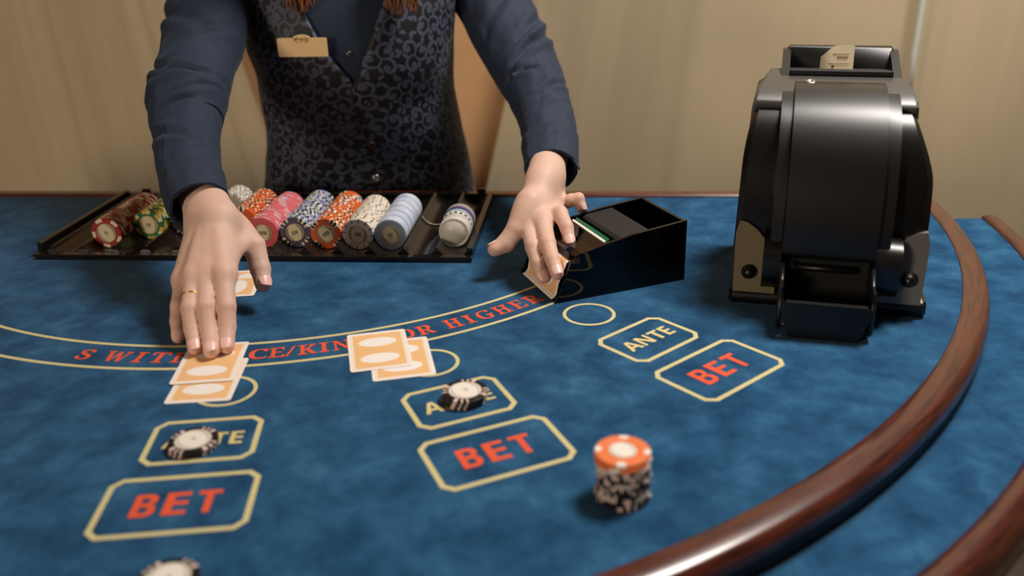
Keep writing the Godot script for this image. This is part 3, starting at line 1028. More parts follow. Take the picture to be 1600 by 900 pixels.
func shuffler() -> void:
	var o := thing("card_shuffler", "tall black card shuffler standing at the end of the blue felt", "card shuffler")
	o.transform = Transform3D(Basis(Vector3(0.982, 0, 0.185).normalized(), Vector3.UP, Vector3(-0.185, 0, 0.982).normalized()), Vector3(0.75, TY + 0.0003, 0.387))
	var cx := -0.007
	var half := func(y: float, _z: float) -> Vector2:
		var t := clampf((y - 0.15) / 0.07, 0, 1)
		var low := lerpf(0.1015, 0.097, clampf(y / 0.15, 0, 1))
		return Vector2(low - 0.0085 * t * t, low - 0.0215 * pow(t, 1.25))
	# wings: body behind everything
	var wing := curve_prof([[-0.155, 0.228], [-0.10, 0.226], [-0.06, 0.220], [-0.03, 0.205], [-0.008, 0.175], [0.004, 0.135], [0.006, 0.10], [0.004, 0.07]], 28)
	wing += [[0.004, 0.012], [-0.19, 0.012], [-0.19, 0.10], [-0.175, 0.19]]
	part("body", shaped(wing, half, cx, 0.006), M.wing, o)
	# base slab
	var base := [[0.003, 0.0], [0.008, 0.005], [0.008, 0.014], [0.004, 0.018], [-0.192, 0.018], [-0.192, 0.0]]
	part("base", shaped(base, func(_y, _z): return 0.1045, cx + 0.004, 0.004), M.black, o)
	# cap over the shoulders
	var capp := curve_prof([[-0.165, 0.238], [-0.12, 0.2375], [-0.08, 0.233], [-0.055, 0.2265], [-0.043, 0.219]], 14)
	capp += [[-0.048, 0.205], [-0.172, 0.205], [-0.172, 0.225]]
	part("shoulder_cap", shaped(capp, func(y, z): return lerpf(0.0848, 0.0705, clampf((-z - 0.045) / 0.11, 0, 1)) + (0.002 if y < 0.21 else 0.0), cx - 0.006, 0.003), M.grey_satin, o)
	# bands either side of the drum
	var bandp := curve_prof([[-0.13, 0.229], [-0.09, 0.2315], [-0.055, 0.2275], [-0.02, 0.211], [0.006, 0.182], [0.022, 0.146], [0.029, 0.108], [0.029, 0.072]], 30)
	bandp += [[0.010, 0.064], [-0.13, 0.064]]
	for s in [-1.0, 1.0]:
		var st := begin()
		side_prism(st, bandp, cx + s * 0.0545 - 0.0060, cx + s * 0.0545 + 0.0060)
		part("side_band", finish(st), M.black_satin, o)
	# drum cover
	var drum := curve_prof([[-0.115, 0.2325], [-0.085, 0.236], [-0.056, 0.233], [-0.018, 0.2165], [0.011, 0.186], [0.028, 0.148], [0.0355, 0.108], [0.0335, 0.072]], 36)
	drum += [[0.026, 0.0675], [0.0, 0.0675], [-0.115, 0.10]]
	var sd := begin()
	side_prism(sd, drum, cx - 0.0475, cx + 0.0475)
	part("drum_cover", finish(sd), M.black_satin, o)
	# card inlet with its raised frame behind the cap
	var hp := Transform3D(Basis(), Vector3(cx + 0.002, 0, 0))
	part("inlet_frame", shaped([[-0.195, 0.2], [-0.195, 0.258], [-0.188, 0.2625], [-0.180, 0.2600], [-0.178, 0.2]], func(y, _z): return 0.060 if y > 0.25 else 0.066, cx + 0.002, 0.003), M.black_satin, o)
	for s in [-1.0, 1.0]:
		var st := begin()
		side_prism(st, [[-0.19, 0.2], [-0.19, 0.2585], [-0.178, 0.2575], [-0.118, 0.2375], [-0.118, 0.2]], cx + 0.002 + s * 0.0605 - 0.0045, cx + 0.002 + s * 0.0605 + 0.0045, false)
		part("inlet_cheek", finish(st), M.black_satin, o)
	part("inlet_floor", box_mesh(Vector3(0.112, 0.006, 0.062), 0.001, Transform3D(Basis(Vector3.RIGHT, -0.12), Vector3(cx + 0.002, 0.2375, -0.149))), M.dark_matte, o)
	# screw on the cap
	part("screw", lathe_mesh([[0.0, 0.0016], [0.0012, 0.0006], [0.0024, 0.0022], [0.0052, 0.002], [0.0062, 0.0], [0.0062, -0.001]], 24, Transform3D(Basis(Vector3.RIGHT, 0.25), Vector3(-0.0385, 0.2352, -0.088))), M.steel, o)
	# screwed plates at the base; reflected light is painted into their colours
	for s in [-1.0, 1.0]:
		var poly := PackedVector2Array()
		for e in [[0.0985, 0.018], [0.0995, 0.085], [0.096, 0.100], [0.088, 0.099], [0.078, 0.093], [0.068, 0.082], [0.060, 0.066], [0.055, 0.045], [0.053, 0.018]]:
			poly.append(Vector2(cx + 0.002 + s * e[0], e[1]))
		var st := begin()
		prism(st, poly, 0.008, Transform3D(Basis(Vector3.RIGHT, -0.03), Vector3(0, 0, 0.006)))
		part("foot_plate", finish(st), M.foot_lit_tint if s < 0 else mat(Color8(122, 120, 114), 0.4), o)  # one plastic in two tints: warm reflected light left, neutral right
		part("knob", lathe_mesh([[0.0, 0.0062], [0.003, 0.0057], [0.0055, 0.004], [0.0068, 0.001], [0.0072, 0.0], [0.0085, -0.0005], [0.0085, -0.002]], 28, Transform3D(Basis(Vector3.RIGHT, PI / 2), Vector3(-0.0872 if s < 0 else 0.0785, 0.043 if s < 0 else 0.047, 0.0155))), M.black_satin if s > 0 else M.wing, o)
	# latch block on the right
	var lp := curve_prof([[0.0, 0.092], [0.022, 0.090], [0.034, 0.082], [0.037, 0.070], [0.034, 0.045]], 14)
	lp += [[0.018, 0.028], [0.0, 0.028]]
	var sl := begin()
	side_prism(sl, lp, cx + 0.0475, cx + 0.0735)
	part("latch_block", finish(sl), M.black_satin, o)
	var sl2 := begin()
	side_prism(sl2, lp, cx - 0.0665, cx - 0.0475)
	part("hinge_block", finish(sl2), M.wing, o)
	# outlet recess, tray walls and tray front
	part("outlet_back", box_mesh(Vector3(0.090, 0.066, 0.006), 0.001, Transform3D(Basis(), Vector3(cx, 0.034, 0.013))), M.dark_matte, o)
	part("outlet_roller", lathe_mesh([[0.0, 0.03], [0.004, 0.03], [0.004, -0.03], [0.0, -0.03]], 16, Transform3D(Basis(Vector3.BACK, PI / 2), Vector3(cx, 0.056, 0.022))), M.black, o)
	for s in [-1.0, 1.0]:
		part("tray_wall", box_mesh(Vector3(0.004, 0.050, 0.066), 0.0012, Transform3D(Basis(Vector3.RIGHT, 0.0), Vector3(cx + s * 0.0455, 0.0305, 0.046))), M.black, o)
		var sp := begin()
		tube(sp, [Vector3(cx + s * 0.0455, 0.010, 0.0795), Vector3(cx + s * 0.0455, 0.040, 0.0795), Vector3(cx + s * 0.0455, 0.0655, 0.040)], [0.0028, 0.0028, 0.0028], 10)
		part("tray_rail", finish(sp), M.black_satin, o)
	part("tray_floor", box_mesh(Vector3(0.088, 0.004, 0.064), 0.001, Transform3D(Basis(), Vector3(cx, 0.010, 0.046))), M.black, o)
	var fp := PackedVector2Array([Vector2(-0.0355, 0.0012), Vector2(-0.034, 0.0), Vector2(0.034, 0.0), Vector2(0.0355, 0.0012), Vector2(0.0445, 0.030), Vector2(0.0455, 0.036), Vector2(0.040, 0.0405), Vector2(-0.040, 0.0405), Vector2(-0.0455, 0.036), Vector2(-0.0445, 0.030)])
	part("tray_front", prism_mesh(fp, 0.006, Transform3D(Basis(Vector3.RIGHT, 0.05), Vector3(cx, 0.0004, 0.078))), M.black, o)
	# slip of paper in the inlet
	var slip := []
	for i in 9:
		var v := i / 8.0
		var row := PackedVector3Array()
		for k in 9:
			var u := k / 8.0
			var top := 0.0262 - 0.012 * clampf(1.0 - u / 0.45, 0, 1) ** 1.5 - 0.0012 * absf(sin(u * 17.0)) * (1.0 if u < 0.45 else 0.0)
			var curl := 0.006 * clampf(1.0 - u / 0.4, 0, 1) * v
			row.append(Vector3(lerpf(-0.0185, 0.0185, u), v * top, curl - 0.3 * v * top))
		slip.append(row)
	var ss := begin()
	smooth(ss, true)
	grid(ss, slip)
	var back := []
	for r in slip:
		var b := PackedVector3Array()
		for p in r:
			b.append(p + Vector3(0, -0.0002, -0.0003))
		back.append(b)
	grid(ss, back)
	var ps := thing("paper_slip", "small torn cream paper slip standing in the inlet on top of the shuffler", "paper")
	ps.transform = o.transform * Transform3D(Basis(), Vector3(cx - 0.002, 0.2405, -0.150))
	part("paper", finish(ss), M.slip, ps)
	for e in [[0.004, 0.0165, 0.018, 0.0007], [0.006, 0.013, 0.012, 0.0012], [0.002, 0.006, 0.024, 0.0006], [-0.004, 0.003, 0.003, 0.003]]:
		part("print_line", box_mesh(Vector3(e[2], e[3], 0.0003), 0.0001, Transform3D(Basis(Vector3.RIGHT, -0.29), Vector3(e[0], e[1], 0.0005 - 0.3 * e[1]))), M.brown_ink, ps)

# ------------------------------------------------------------------ implicit bodies (surface nets)
class Field:
	var lo: Vector3
	var cell: float
	var nx: int
	var ny: int
	var nz: int
	var d: PackedFloat32Array
	func _init(a: Vector3, b: Vector3, c: float) -> void:
		lo = a; cell = c
		nx = int((b.x - a.x) / c) + 2; ny = int((b.y - a.y) / c) + 2; nz = int((b.z - a.z) / c) + 2
		d = PackedFloat32Array()
		d.resize(nx * ny * nz)
		d.fill(1.0)
	func capsule(a: Vector3, b: Vector3, ra: float, rb: float, k: float) -> void:
		var m := maxf(ra, rb) + k + cell * 3.0
		var x0 := maxi(0, int((minf(a.x, b.x) - m - lo.x) / cell)); var x1 := mini(nx - 1, int((maxf(a.x, b.x) + m - lo.x) / cell) + 1)
		var y0 := maxi(0, int((minf(a.y, b.y) - m - lo.y) / cell)); var y1 := mini(ny - 1, int((maxf(a.y, b.y) + m - lo.y) / cell) + 1)
		var z0 := maxi(0, int((minf(a.z, b.z) - m - lo.z) / cell)); var z1 := mini(nz - 1, int((maxf(a.z, b.z) + m - lo.z) / cell) + 1)
		var ab := b - a
		var l2 := maxf(ab.length_squared(), 1e-9)
		for z in range(z0, z1 + 1):
			for y in range(y0, y1 + 1):
				var base := (z * ny + y) * nx
				for x in range(x0, x1 + 1):
					var p := lo + Vector3(x, y, z) * cell
					var t := clampf((p - a).dot(ab) / l2, 0.0, 1.0)
					var v := p.distance_to(a + ab * t) - lerpf(ra, rb, t)
					var o := d[base + x]
					var h := k - absf(o - v)
					d[base + x] = minf(o, v) if h <= 0.0 else minf(o, v) - h * h / (4.0 * k)
	func merge(f: PackedFloat32Array, k: float) -> void:
		for i in d.size():
			var v := f[i]
			if v < 0.9:
				var o := d[i]
				var h := k - absf(o - v)
				d[i] = minf(o, v) if h <= 0.0 else minf(o, v) - h * h / (4.0 * k)

# adds the surface of a field to the arrays; colour from a callable on the point
func nets(f: Field, V: PackedVector3Array, N: PackedVector3Array, C: PackedColorArray, I: PackedInt32Array, tint: Callable) -> void:
	var nx := f.nx; var ny := f.ny; var nz := f.nz
	var d := f.d
	var ids := PackedInt32Array()
	ids.resize(d.size())
	ids.fill(-1)
	var off := [0, 1, nx, nx + 1, nx * ny, nx * ny + 1, nx * ny + nx, nx * ny + nx + 1]
	var lim := f.cell * 2.0
	var start := V.size()
	var cells := PackedInt32Array()
	for z in nz - 1:
		for y in ny - 1:
			var base := (z * ny + y) * nx
			for x in nx - 1:
				var i := base + x
				if absf(d[i]) > lim:
					continue
				var s := 0
				for k in 8:
					if d[i + off[k]] < 0.0:
						s += 1
				if s == 0 or s == 8:
					continue
				var acc := Vector3.ZERO
				var n := 0
				for k in 8:
					for b in 3:
						var bit := 1 << b
						if k & bit:
							continue
						var d0 := d[i + off[k]]
						var d1 := d[i + off[k | bit]]
						if (d0 < 0.0) == (d1 < 0.0):
							continue
						var t := d0 / (d0 - d1)
						var p := Vector3(k & 1, (k >> 1) & 1, (k >> 2) & 1)
						p[b] += t
						acc += p
						n += 1
				ids[i] = V.size()
				cells.append(i)
				var q := f.lo + (Vector3(x, y, z) + acc / n) * f.cell
				V.append(q)
				N.append(Vector3.ZERO)
				C.append(tint.call(q))
	for i in cells:
		for b in 3:
			var st := [1, nx, nx * ny]
			var e: int = i + st[b]
			if e >= d.size() or (d[i] < 0.0) == (d[e] < 0.0):
				continue
			var u: int = st[(b + 1) % 3]
			var w: int = st[(b + 2) % 3]
			if i - u - w < 0:
				continue
			var a0 := ids[i]; var a1 := ids[i - u]; var a2 := ids[i - u - w]; var a3 := ids[i - w]
			if a0 < 0 or a1 < 0 or a2 < 0 or a3 < 0:
				continue
			var q := [a0, a1, a2, a3] if d[i] < 0.0 else [a3, a2, a1, a0]
			for tr in [[0, 2, 1], [0, 3, 2]]:
				var p0 := V[q[tr[0]]]; var p1 := V[q[tr[1]]]; var p2 := V[q[tr[2]]]
				var n := (p2 - p0).cross(p1 - p0)
				for k in tr:
					N[q[k]] += n
				I.append(q[tr[0]]); I.append(q[tr[1]]); I.append(q[tr[2]])
	for i in range(start, V.size()):
		N[i] = N[i].normalized()

func array_mesh(V: PackedVector3Array, N: PackedVector3Array, C: PackedColorArray, I: PackedInt32Array) -> ArrayMesh:
	var a := []
	a.resize(Mesh.ARRAY_MAX)
	a[Mesh.ARRAY_VERTEX] = V; a[Mesh.ARRAY_NORMAL] = N; a[Mesh.ARRAY_COLOR] = C; a[Mesh.ARRAY_INDEX] = I
	var m := ArrayMesh.new()
	m.add_surface_from_arrays(Mesh.PRIMITIVE_TRIANGLES, a)
	return m

# ------------------------------------------------------------------ the dealer
const FWD := Vector3(0.26, 0, 0.966)
const RGT := Vector3(0.966, 0, -0.26)
# y, centre x, centre z, half width, front depth, back depth
var trunk := [[0.78, 0.097, -0.165, 0.180, 0.080, 0.125], [0.875, 0.0975, -0.148, 0.178, 0.082, 0.125], [0.9335, 0.1012, -0.139, 0.169, 0.090, 0.115], [0.99, 0.1032, -0.13, 0.1585, 0.099, 0.105], [1.0455, 0.0998, -0.1225, 0.1549, 0.106, 0.10], [1.067, 0.0999, -0.12, 0.1543, 0.116, 0.10], [1.098, 0.1007, -0.1164, 0.1547, 0.129, 0.105], [1.134, 0.0983, -0.1114, 0.1597, 0.134, 0.11], [1.179, 0.101, -0.1068, 0.1623, 0.127, 0.115], [1.218, 0.1046, -0.1031, 0.160, 0.112, 0.115], [1.26, 0.104, -0.100, 0.142, 0.092, 0.105], [1.295, 0.104, -0.097, 0.105, 0.076, 0.085], [1.325, 0.106, -0.093, 0.066, 0.062, 0.066]]

func trunk_at(y: float) -> Array:
	var i := 0
	while i < trunk.size() - 2 and trunk[i + 1][0] < y:
		i += 1
	var a = trunk[maxi(i - 1, 0)]; var b = trunk[i]; var c = trunk[i + 1]; var d = trunk[mini(i + 2, trunk.size() - 1)]
	var t := clampf((y - b[0]) / (c[0] - b[0]), 0, 1)
	var out := []
	for k in range(1, 6):
		out.append(cubic_interpolate(b[k], c[k], a[k], d[k], t))
	return out

func chest(theta: float, y: float, off := 0.0) -> Vector3:
	var r := trunk_at(y)
	var s := sin(theta)
	var c := cos(theta)
	var ex := 0.86
	var sx := signf(s) * pow(absf(s), ex)
	var cz := signf(c) * pow(absf(c), ex)
	return Vector3(r[0], y, r[1]) + RGT * sx * (r[2] + off) + FWD * cz * ((r[3] if c > 0 else r[4]) + off)

func chest_frame(theta: float, y: float, off := 0.0) -> Transform3D:
	var p := chest(theta, y, off)
	var x := (chest(theta + 0.04, y, off) - chest(theta - 0.04, y, off)).normalized()
	var yv := (chest(theta, y + 0.01, off) - chest(theta, y - 0.01, off)).normalized()
	var z := x.cross(yv).normalized()
	return Transform3D(Basis(x, z.cross(x), z), p)

# loft through rings given as [centre, radius]; crease list shapes the cloth
func sleeve_mesh(keys: Array, flat: float, creases: Array, seed_: int, up: Vector3, grow := 0.0, v0 := 0.0, v1 := 1.0) -> ArrayMesh:
	var n := FastNoiseLite.new()
	n.seed = seed_
	n.frequency = 1.0
	var K := keys.size()
	var share := (K - 3.0) / (K - 1.0)     # the first two keys cross the shoulder; creases are placed along the arm alone
	var nv := 110
	var nu := 72
	var rows := []
	for j in nv + 1:
		var v := lerpf(v0, v1, float(j) / nv)
		var fv := v * (K - 1)
		var i := mini(int(fv), K - 2)
		var t := fv - i
		var p := Vector3.ZERO
		var r := 0.0
		var q := []
		for o in [-1, 0, 1, 2]:
			q.append(keys[clampi(i + o, 0, K - 1)])
		for k in 3:
			p[k] = cubic_interpolate(q[1][k], q[2][k], q[0][k], q[3][k], t)
		r = cubic_interpolate(q[1][3], q[2][3], q[0][3], q[3][3], t) + grow
		var tan := Vector3(q[2][0] - q[1][0], q[2][1] - q[1][1], q[2][2] - q[1][2]).lerp(Vector3(q[3][0] - q[0][0], q[3][1] - q[0][1], q[3][2] - q[0][2]) * 0.5, 0.6).normalized()
		var x := up.cross(tan).normalized()
		var y := tan.cross(x).normalized()
		var row := PackedVector3Array()
		for k in nu:
			var a := TAU * k / nu
			var disp := 0.0
			for c in creases:
				# [v, angle, depth, width, spread, tilt]
				var da := wrapf(a - c[1], -PI, PI)
				var dv: float = (v - 1.0 + share) / share - c[0] - c[5] * da
				var g: float = exp(-pow(da / c[4], 2.0))
				var e: float = dv / c[3]
				disp += c[2] * g * (-exp(-e * e) + 0.75 * exp(-pow(e - 1.7, 2.0)) + 0.35 * exp(-pow(e + 1.8, 2.0)))
			disp += 0.0024 * n.get_noise_3d(cos(a) * 1.6 + v * 3.0, sin(a) * 1.6, v * 5.0) + 0.0007 * n.get_noise_3d(cos(a) * 3.0 + v * 8.0, sin(a) * 3.0, v * 17.0)
			row.append(p + x * cos(a) * (r + disp) + y * sin(a) * (r * flat + disp))
		rows.append(row)
	var st := begin()
	smooth(st, true)
	grid(st, rows, true)
	# turned-in hem at the far end
	var inner := PackedVector3Array()
	var deep := PackedVector3Array()
	var c0 := Vector3.ZERO
	for p in rows[-1]:
		c0 += p
	c0 /= nu
	var c1 := Vector3.ZERO
	for p in rows[-8]:
		c1 += p
	c1 /= nu
	for p in rows[-1]:
		inner.append(c0 + (p - c0) * 0.94)
	for p in rows[-8]:
		deep.append(c1 + (p - c1) * 0.90)
	grid(st, [rows[-1], inner, deep], true)
	cap_ring(st, rows[0], true)
	return finish(st)

func loft_trunk(y0: float, y1: float, ny: int, nu: int, off: float, left: Callable, right: Callable, uvscale: float) -> ArrayMesh:
	var n := FastNoiseLite.new()
	n.seed = 5
	n.frequency = 1.0
	var rows := []
	var uvs := []
	for j in ny + 1:
		var y := lerpf(y0, y1, float(j) / ny)
		var a: float = right.call(y)
		var b: float = left.call(y)
		var row := PackedVector3Array(); var uv := PackedVector2Array()
		for i in nu + 1:
			var th := lerpf(a, TAU + b, float(i) / nu)
			var wob := 0.0014 * n.get_noise_3d(cos(th) * 3.0, sin(th) * 3.0, y * 16.0)
			row.append(chest(th, y, off + wob))
			uv.append(Vector2(wrapf(th, -PI, PI) * 0.16 * uvscale, -y * uvscale) if i < nu else Vector2(wrapf(th, -PI, PI + 0.0001) * 0.16 * uvscale, -y * uvscale))
		rows.append(row); uvs.append(uv)
	# fix the seam in the uv where the angle wraps at the back
	for r in uvs.size():
		for i in range(1, uvs[r].size()):
			while uvs[r][i].x < uvs[r][i - 1].x - 0.2 * uvscale:
				uvs[r][i] = uvs[r][i] + Vector2(TAU * 0.16 * uvscale, 0)
	var st := begin()
	smooth(st, true)
	grid(st, rows, false, uvs)
	# thickness at the front edges
	var e0 := PackedVector3Array(); var e1 := PackedVector3Array(); var f0 := PackedVector3Array(); var f1 := PackedVector3Array()
	for j in ny + 1:
		var y := lerpf(y0, y1, float(j) / ny)
		e0.append(rows[j][0]); f0.append(chest(right.call(y) + 0.03, y, off - 0.006))
		e1.append(rows[j][nu]); f1.append(chest(left.call(y) - 0.03, y, off - 0.006))
	grid(st, [e0, f0]); grid(st, [f1, e1])
	return finish(st)

func hand(V: PackedVector3Array, N: PackedVector3Array, C: PackedColorArray, I: PackedInt32Array, H: Dictionary, scale: float) -> void:
	var order := ["index", "middle", "ring", "pinky"]
	var lo := Vector3(9, 9, 9)
	var hi := -lo
	for k in H:
		if H[k] is Array:
			for p in H[k]:
				lo = lo.min(p); hi = hi.max(p)
	for p in [H.wrist, H.elbow_end]:
		lo = lo.min(p); hi = hi.max(p)
	lo -= Vector3.ONE * 0.034
	hi += Vector3.ONE * 0.034
	var cell := 0.0023
	var f := Field.new(lo, hi, cell)
	var wr: Vector3 = H.wrist
	var across: Vector3 = (H.index[0] - H.pinky[0]).normalized()
	var fr := {"index": [0.0103, 0.0092, 0.0083, 0.0072], "middle": [0.0106, 0.0094, 0.0084, 0.0073], "ring": [0.0100, 0.0090, 0.0080, 0.0069], "pinky": [0.0092, 0.0080, 0.0071, 0.0061], "thumb": [0.0136, 0.0120, 0.0108, 0.0084]}
	var red := []
	for name_ in order + ["thumb"]:
		var J: Array = H[name_]
		var r: Array = fr[name_]
		var g := Field.new(lo, hi, cell)
		for b in 3:
			g.capsule(J[b], J[b + 1], r[b] * scale, r[b + 1] * scale, 0.0004)
		# knuckle bulges
		for b in [1, 2]:
			g.capsule(J[b], J[b] + Vector3(0, 0.0008, 0), r[b] * scale * 1.01, r[b] * scale * 1.01, 0.002)
			red.append([J[b], 0.010])
		# pad of the fingertip
		var tip: Vector3 = J[3]
		var dir: Vector3 = (J[3] - J[2]).normalized()
		g.capsule(tip - dir * 0.004 - Vector3(0, 0.0012, 0), tip - Vector3(0, 0.0008, 0), r[3] * scale * 0.97, r[3] * scale * 0.9, 0.003)
		red.append([tip, 0.013])
		red.append([J[0], 0.013])
		f.merge(g.d, 0.0007)
	# palm
	var p := Field.new(lo, hi, cell)
	var dn: Vector3 = H.palm_down
	var k := 0
	for name_ in order:
		var mc: Vector3 = H[name_][0]
		var base: Vector3 = wr + across * [0.014, 0.005, -0.005, -0.014][k] + (H.middle[0] - wr).normalized() * 0.012
		p.capsule(base + dn * 0.004, mc + dn * 0.003, 0.0145 * scale, 0.0112 * scale, 0.012)
		p.capsule(base.lerp(mc, 0.5) + dn * 0.007, mc + dn * 0.006 + (wr - mc) * 0.08, 0.012 * scale, 0.0095 * scale, 0.010)
		# tendon ridge on the back of the hand
		p.capsule(base.lerp(mc, 0.25) - dn * 0.0085, mc - dn * 0.0022, 0.0030 * scale, 0.0098 * scale, 0.008)
		k += 1
	var tm: Array = H.thumb
	p.capsule(wr + across * 0.014 + dn * 0.006, tm[0].lerp(tm[1], 0.35), 0.0165 * scale, 0.0135 * scale, 0.014)
	p.capsule(tm[0] + dn * 0.004, H.index[0].lerp(wr, 0.35) + dn * 0.006, 0.012 * scale, 0.0105 * scale, 0.014)
	p.capsule(tm[1].lerp(tm[0], 0.3), H.index[0].lerp(wr, 0.22) + dn * 0.004, 0.0075 * scale, 0.008 * scale, 0.012)
	p.capsule(wr - across * 0.013 + dn * 0.006, H.pinky[0].lerp(wr, 0.3) + dn * 0.006, 0.0155 * scale, 0.012 * scale, 0.012)
	# wrist and forearm
	for s in [-1.0, 1.0]:
		p.capsule(wr + across * s * 0.0105, H.elbow_end + across * s * 0.012, 0.0168 * scale, 0.0205 * scale, 0.016)
	p.capsule(wr - dn * 0.004 - across * 0.014, wr - dn * 0.0045 - across * 0.0145, 0.010, 0.010, 0.01)
	f.merge(p.d, 0.0085)
	var base_c := Color(0.68, 0.448, 0.352)
	var red_c := Color(0.70, 0.36, 0.28)
	nets(f, V, N, C, I, func(q: Vector3) -> Color:
		var m := 0.0
		for e in red:
			m = maxf(m, exp(-pow(q.distance_to(e[0]) / e[1], 2.0)))
		return base_c.lerp(red_c, m * 0.55))

func nail(J: Array, r: float, dorsal: Vector3, parent: Node3D, len_ := 0.0105, half_angle := 0.92) -> void:
	var d: Vector3 = (J[3] - J[2]).normalized()
	var n := (dorsal - d * dorsal.dot(d)).normalized()
	var lat := d.cross(n).normalized()
	var rows := []
	var under := []
	for j in 9:
		var v := j / 8.0
		var c: Vector3 = J[3] + d * (-0.0062 + v * len_)
		var rr := r * (1.09 - 0.10 * v * v)
		var row := PackedVector3Array(); var low := PackedVector3Array()
		for i in 11:
			var u := i / 10.0 * 2.0 - 1.0
			# rounded at the cuticle and at the free edge
			var shift := 0.0016 * u * u * (1.0 if v < 0.2 else 0.0) - 0.0022 * u * u * u * u * v
			var a := u * half_angle * (0.86 + 0.14 * sin(PI * clampf(v + 0.2, 0, 1)))
			var q := c + d * shift + (n * cos(a) + lat * sin(a)) * rr
			row.append(q)
			low.append(q - (n * cos(a) + lat * sin(a)) * 0.0006)
		rows.append(row); under.append(low)
	var st := begin()
	smooth(st, true)
	grid(st, rows)
	grid(st, [rows[-1], under[-1]])
	part("fingernail", finish(st), M.nail, parent)

func dealer() -> void:
	var o := thing("person", "person in navy shirt and patterned vest, hands on two cards and at the card shoe", "person")
	var V := PackedVector3Array(); var N := PackedVector3Array(); var C := PackedColorArray(); var I := PackedInt32Array()
	var skin := Color(0.68, 0.448, 0.352)
	var LH := {
		"pinky": [Vector3(0.032, 0.952, 0.4445), Vector3(0.0376, 0.934, 0.4776), Vector3(0.039, 0.921, 0.4893), Vector3(0.0426, 0.9085, 0.5005)],
		"ring": [Vector3(0.0553, 0.963, 0.465), Vector3(0.0604, 0.941, 0.4973), Vector3(0.0651, 0.923, 0.5102), Vector3(0.0733, 0.9095, 0.5268)],
		"middle": [Vector3(0.0679, 0.968, 0.4584), Vector3(0.0781, 0.942, 0.4958), Vector3(0.0838, 0.923, 0.5096), Vector3(0.0935, 0.9095, 0.5334)],
		"index": [Vector3(0.0884, 0.967, 0.4629), Vector3(0.099, 0.941, 0.493), Vector3(0.1017, 0.923, 0.5043), Vector3(0.1058, 0.9095, 0.5227)],
		"thumb": [Vector3(0.0646, 0.992, 0.3694), Vector3(0.0943, 0.970, 0.3852), Vector3(0.1039, 0.947, 0.3998), Vector3(0.1098, 0.934, 0.4127)],
		"wrist": Vector3(0.0486, 1.006, 0.3877), "elbow_end": Vector3(0.0100, 1.030, 0.325), "palm_down": Vector3(0.05, -0.8, -0.55).normalized()}
	var RH := {
		"index": [Vector3(0.4078, 0.9620, 0.2859), Vector3(0.4160, 0.9500, 0.3283), Vector3(0.4227, 0.9360, 0.3470), Vector3(0.4284, 0.9225, 0.3559)],
		"middle": [Vector3(0.4255, 0.9680, 0.2886), Vector3(0.4341, 0.9570, 0.3359), Vector3(0.4407, 0.9450, 0.3572), Vector3(0.4466, 0.9345, 0.3730)],
		"ring": [Vector3(0.4375, 0.967, 0.249), Vector3(0.4470, 0.9775, 0.2842), Vector3(0.4556, 0.968, 0.309), Vector3(0.4597, 0.955, 0.3239)],
		"pinky": [Vector3(0.4380, 0.963, 0.2080), Vector3(0.4594, 0.978, 0.2320), Vector3(0.4684, 0.981, 0.2344), Vector3(0.4725, 0.970, 0.2400)],
		"thumb": [Vector3(0.4076, 0.988, 0.2700), Vector3(0.3928, 0.960, 0.2931), Vector3(0.3795, 0.944, 0.3019), Vector3(0.3675, 0.940, 0.3093)],
		"wrist": Vector3(0.425, 1.004, 0.2159), "elbow_end": Vector3(0.4290, 1.020, 0.130), "palm_down": Vector3(0.05, -0.86, -0.45).normalized()}
	hand(V, N, C, I, LH, 1.08)
	hand(V, N, C, I, RH, 1.04)
	# trunk, arms and legs under the clothes
	var bf := Field.new(Vector3(-0.22, 0.02, -0.36), Vector3(0.50, 1.36, 0.40), 0.013)
	var S := [[Vector3(0.0, 0.86, -0.16), Vector3(0.2, 0.86, -0.19), 0.075, 0.075], [Vector3(0.1, 0.88, -0.15), Vector3(0.1, 1.05, -0.125), 0.085, 0.085], [Vector3(0.03, 1.12, -0.09), Vector3(0.18, 1.12, -0.14), 0.07, 0.07], [Vector3(-0.03, 1.22, -0.075), Vector3(0.21, 1.22, -0.145), 0.035, 0.035], [Vector3(0.106, 1.24, -0.1), Vector3(0.116, 1.36, -0.07), 0.06, 0.05],
		[Vector3(-0.07, 1.225, -0.05), Vector3(-0.056, 1.108, 0.165), 0.032, 0.026], [Vector3(-0.056, 1.108, 0.165), Vector3(0.01, 1.03, 0.325), 0.026, 0.018], [Vector3(0.27, 1.225, -0.18), Vector3(0.402, 1.075, -0.01), 0.032, 0.024], [Vector3(0.402, 1.075, -0.01), Vector3(0.429, 1.02, 0.13), 0.024, 0.018],
		[Vector3(0.03, 0.84, -0.17), Vector3(0.03, 0.48, -0.17), 0.075, 0.05], [Vector3(0.03, 0.48, -0.17), Vector3(0.03, 0.09, -0.19), 0.05, 0.033], [Vector3(0.17, 0.84, -0.20), Vector3(0.17, 0.48, -0.20), 0.075, 0.05], [Vector3(0.17, 0.48, -0.20), Vector3(0.17, 0.09, -0.22), 0.05, 0.033], [Vector3(0.03, 0.07, -0.19), Vector3(0.04, 0.05, -0.08), 0.036, 0.026], [Vector3(0.17, 0.07, -0.22), Vector3(0.19, 0.05, -0.11), 0.036, 0.026]]
	for s in S:
		bf.capsule(s[0], s[1], s[2], s[3], 0.015)
	nets(bf, V, N, C, I, func(_q): return skin)
	# head, bowed towards the cards
	var hc := Vector3(0.150, 1.485, 0.000)
	var hb := Basis(Vector3.UP, 0.25) * Basis(Vector3.RIGHT, 0.38)
	var hf := Field.new(hc - Vector3(0.13, 0.19, 0.13), hc + Vector3(0.13, 0.15, 0.16), 0.005)
	var at := func(x: float, y: float, z: float) -> Vector3: return hc + hb * Vector3(x, y, z)
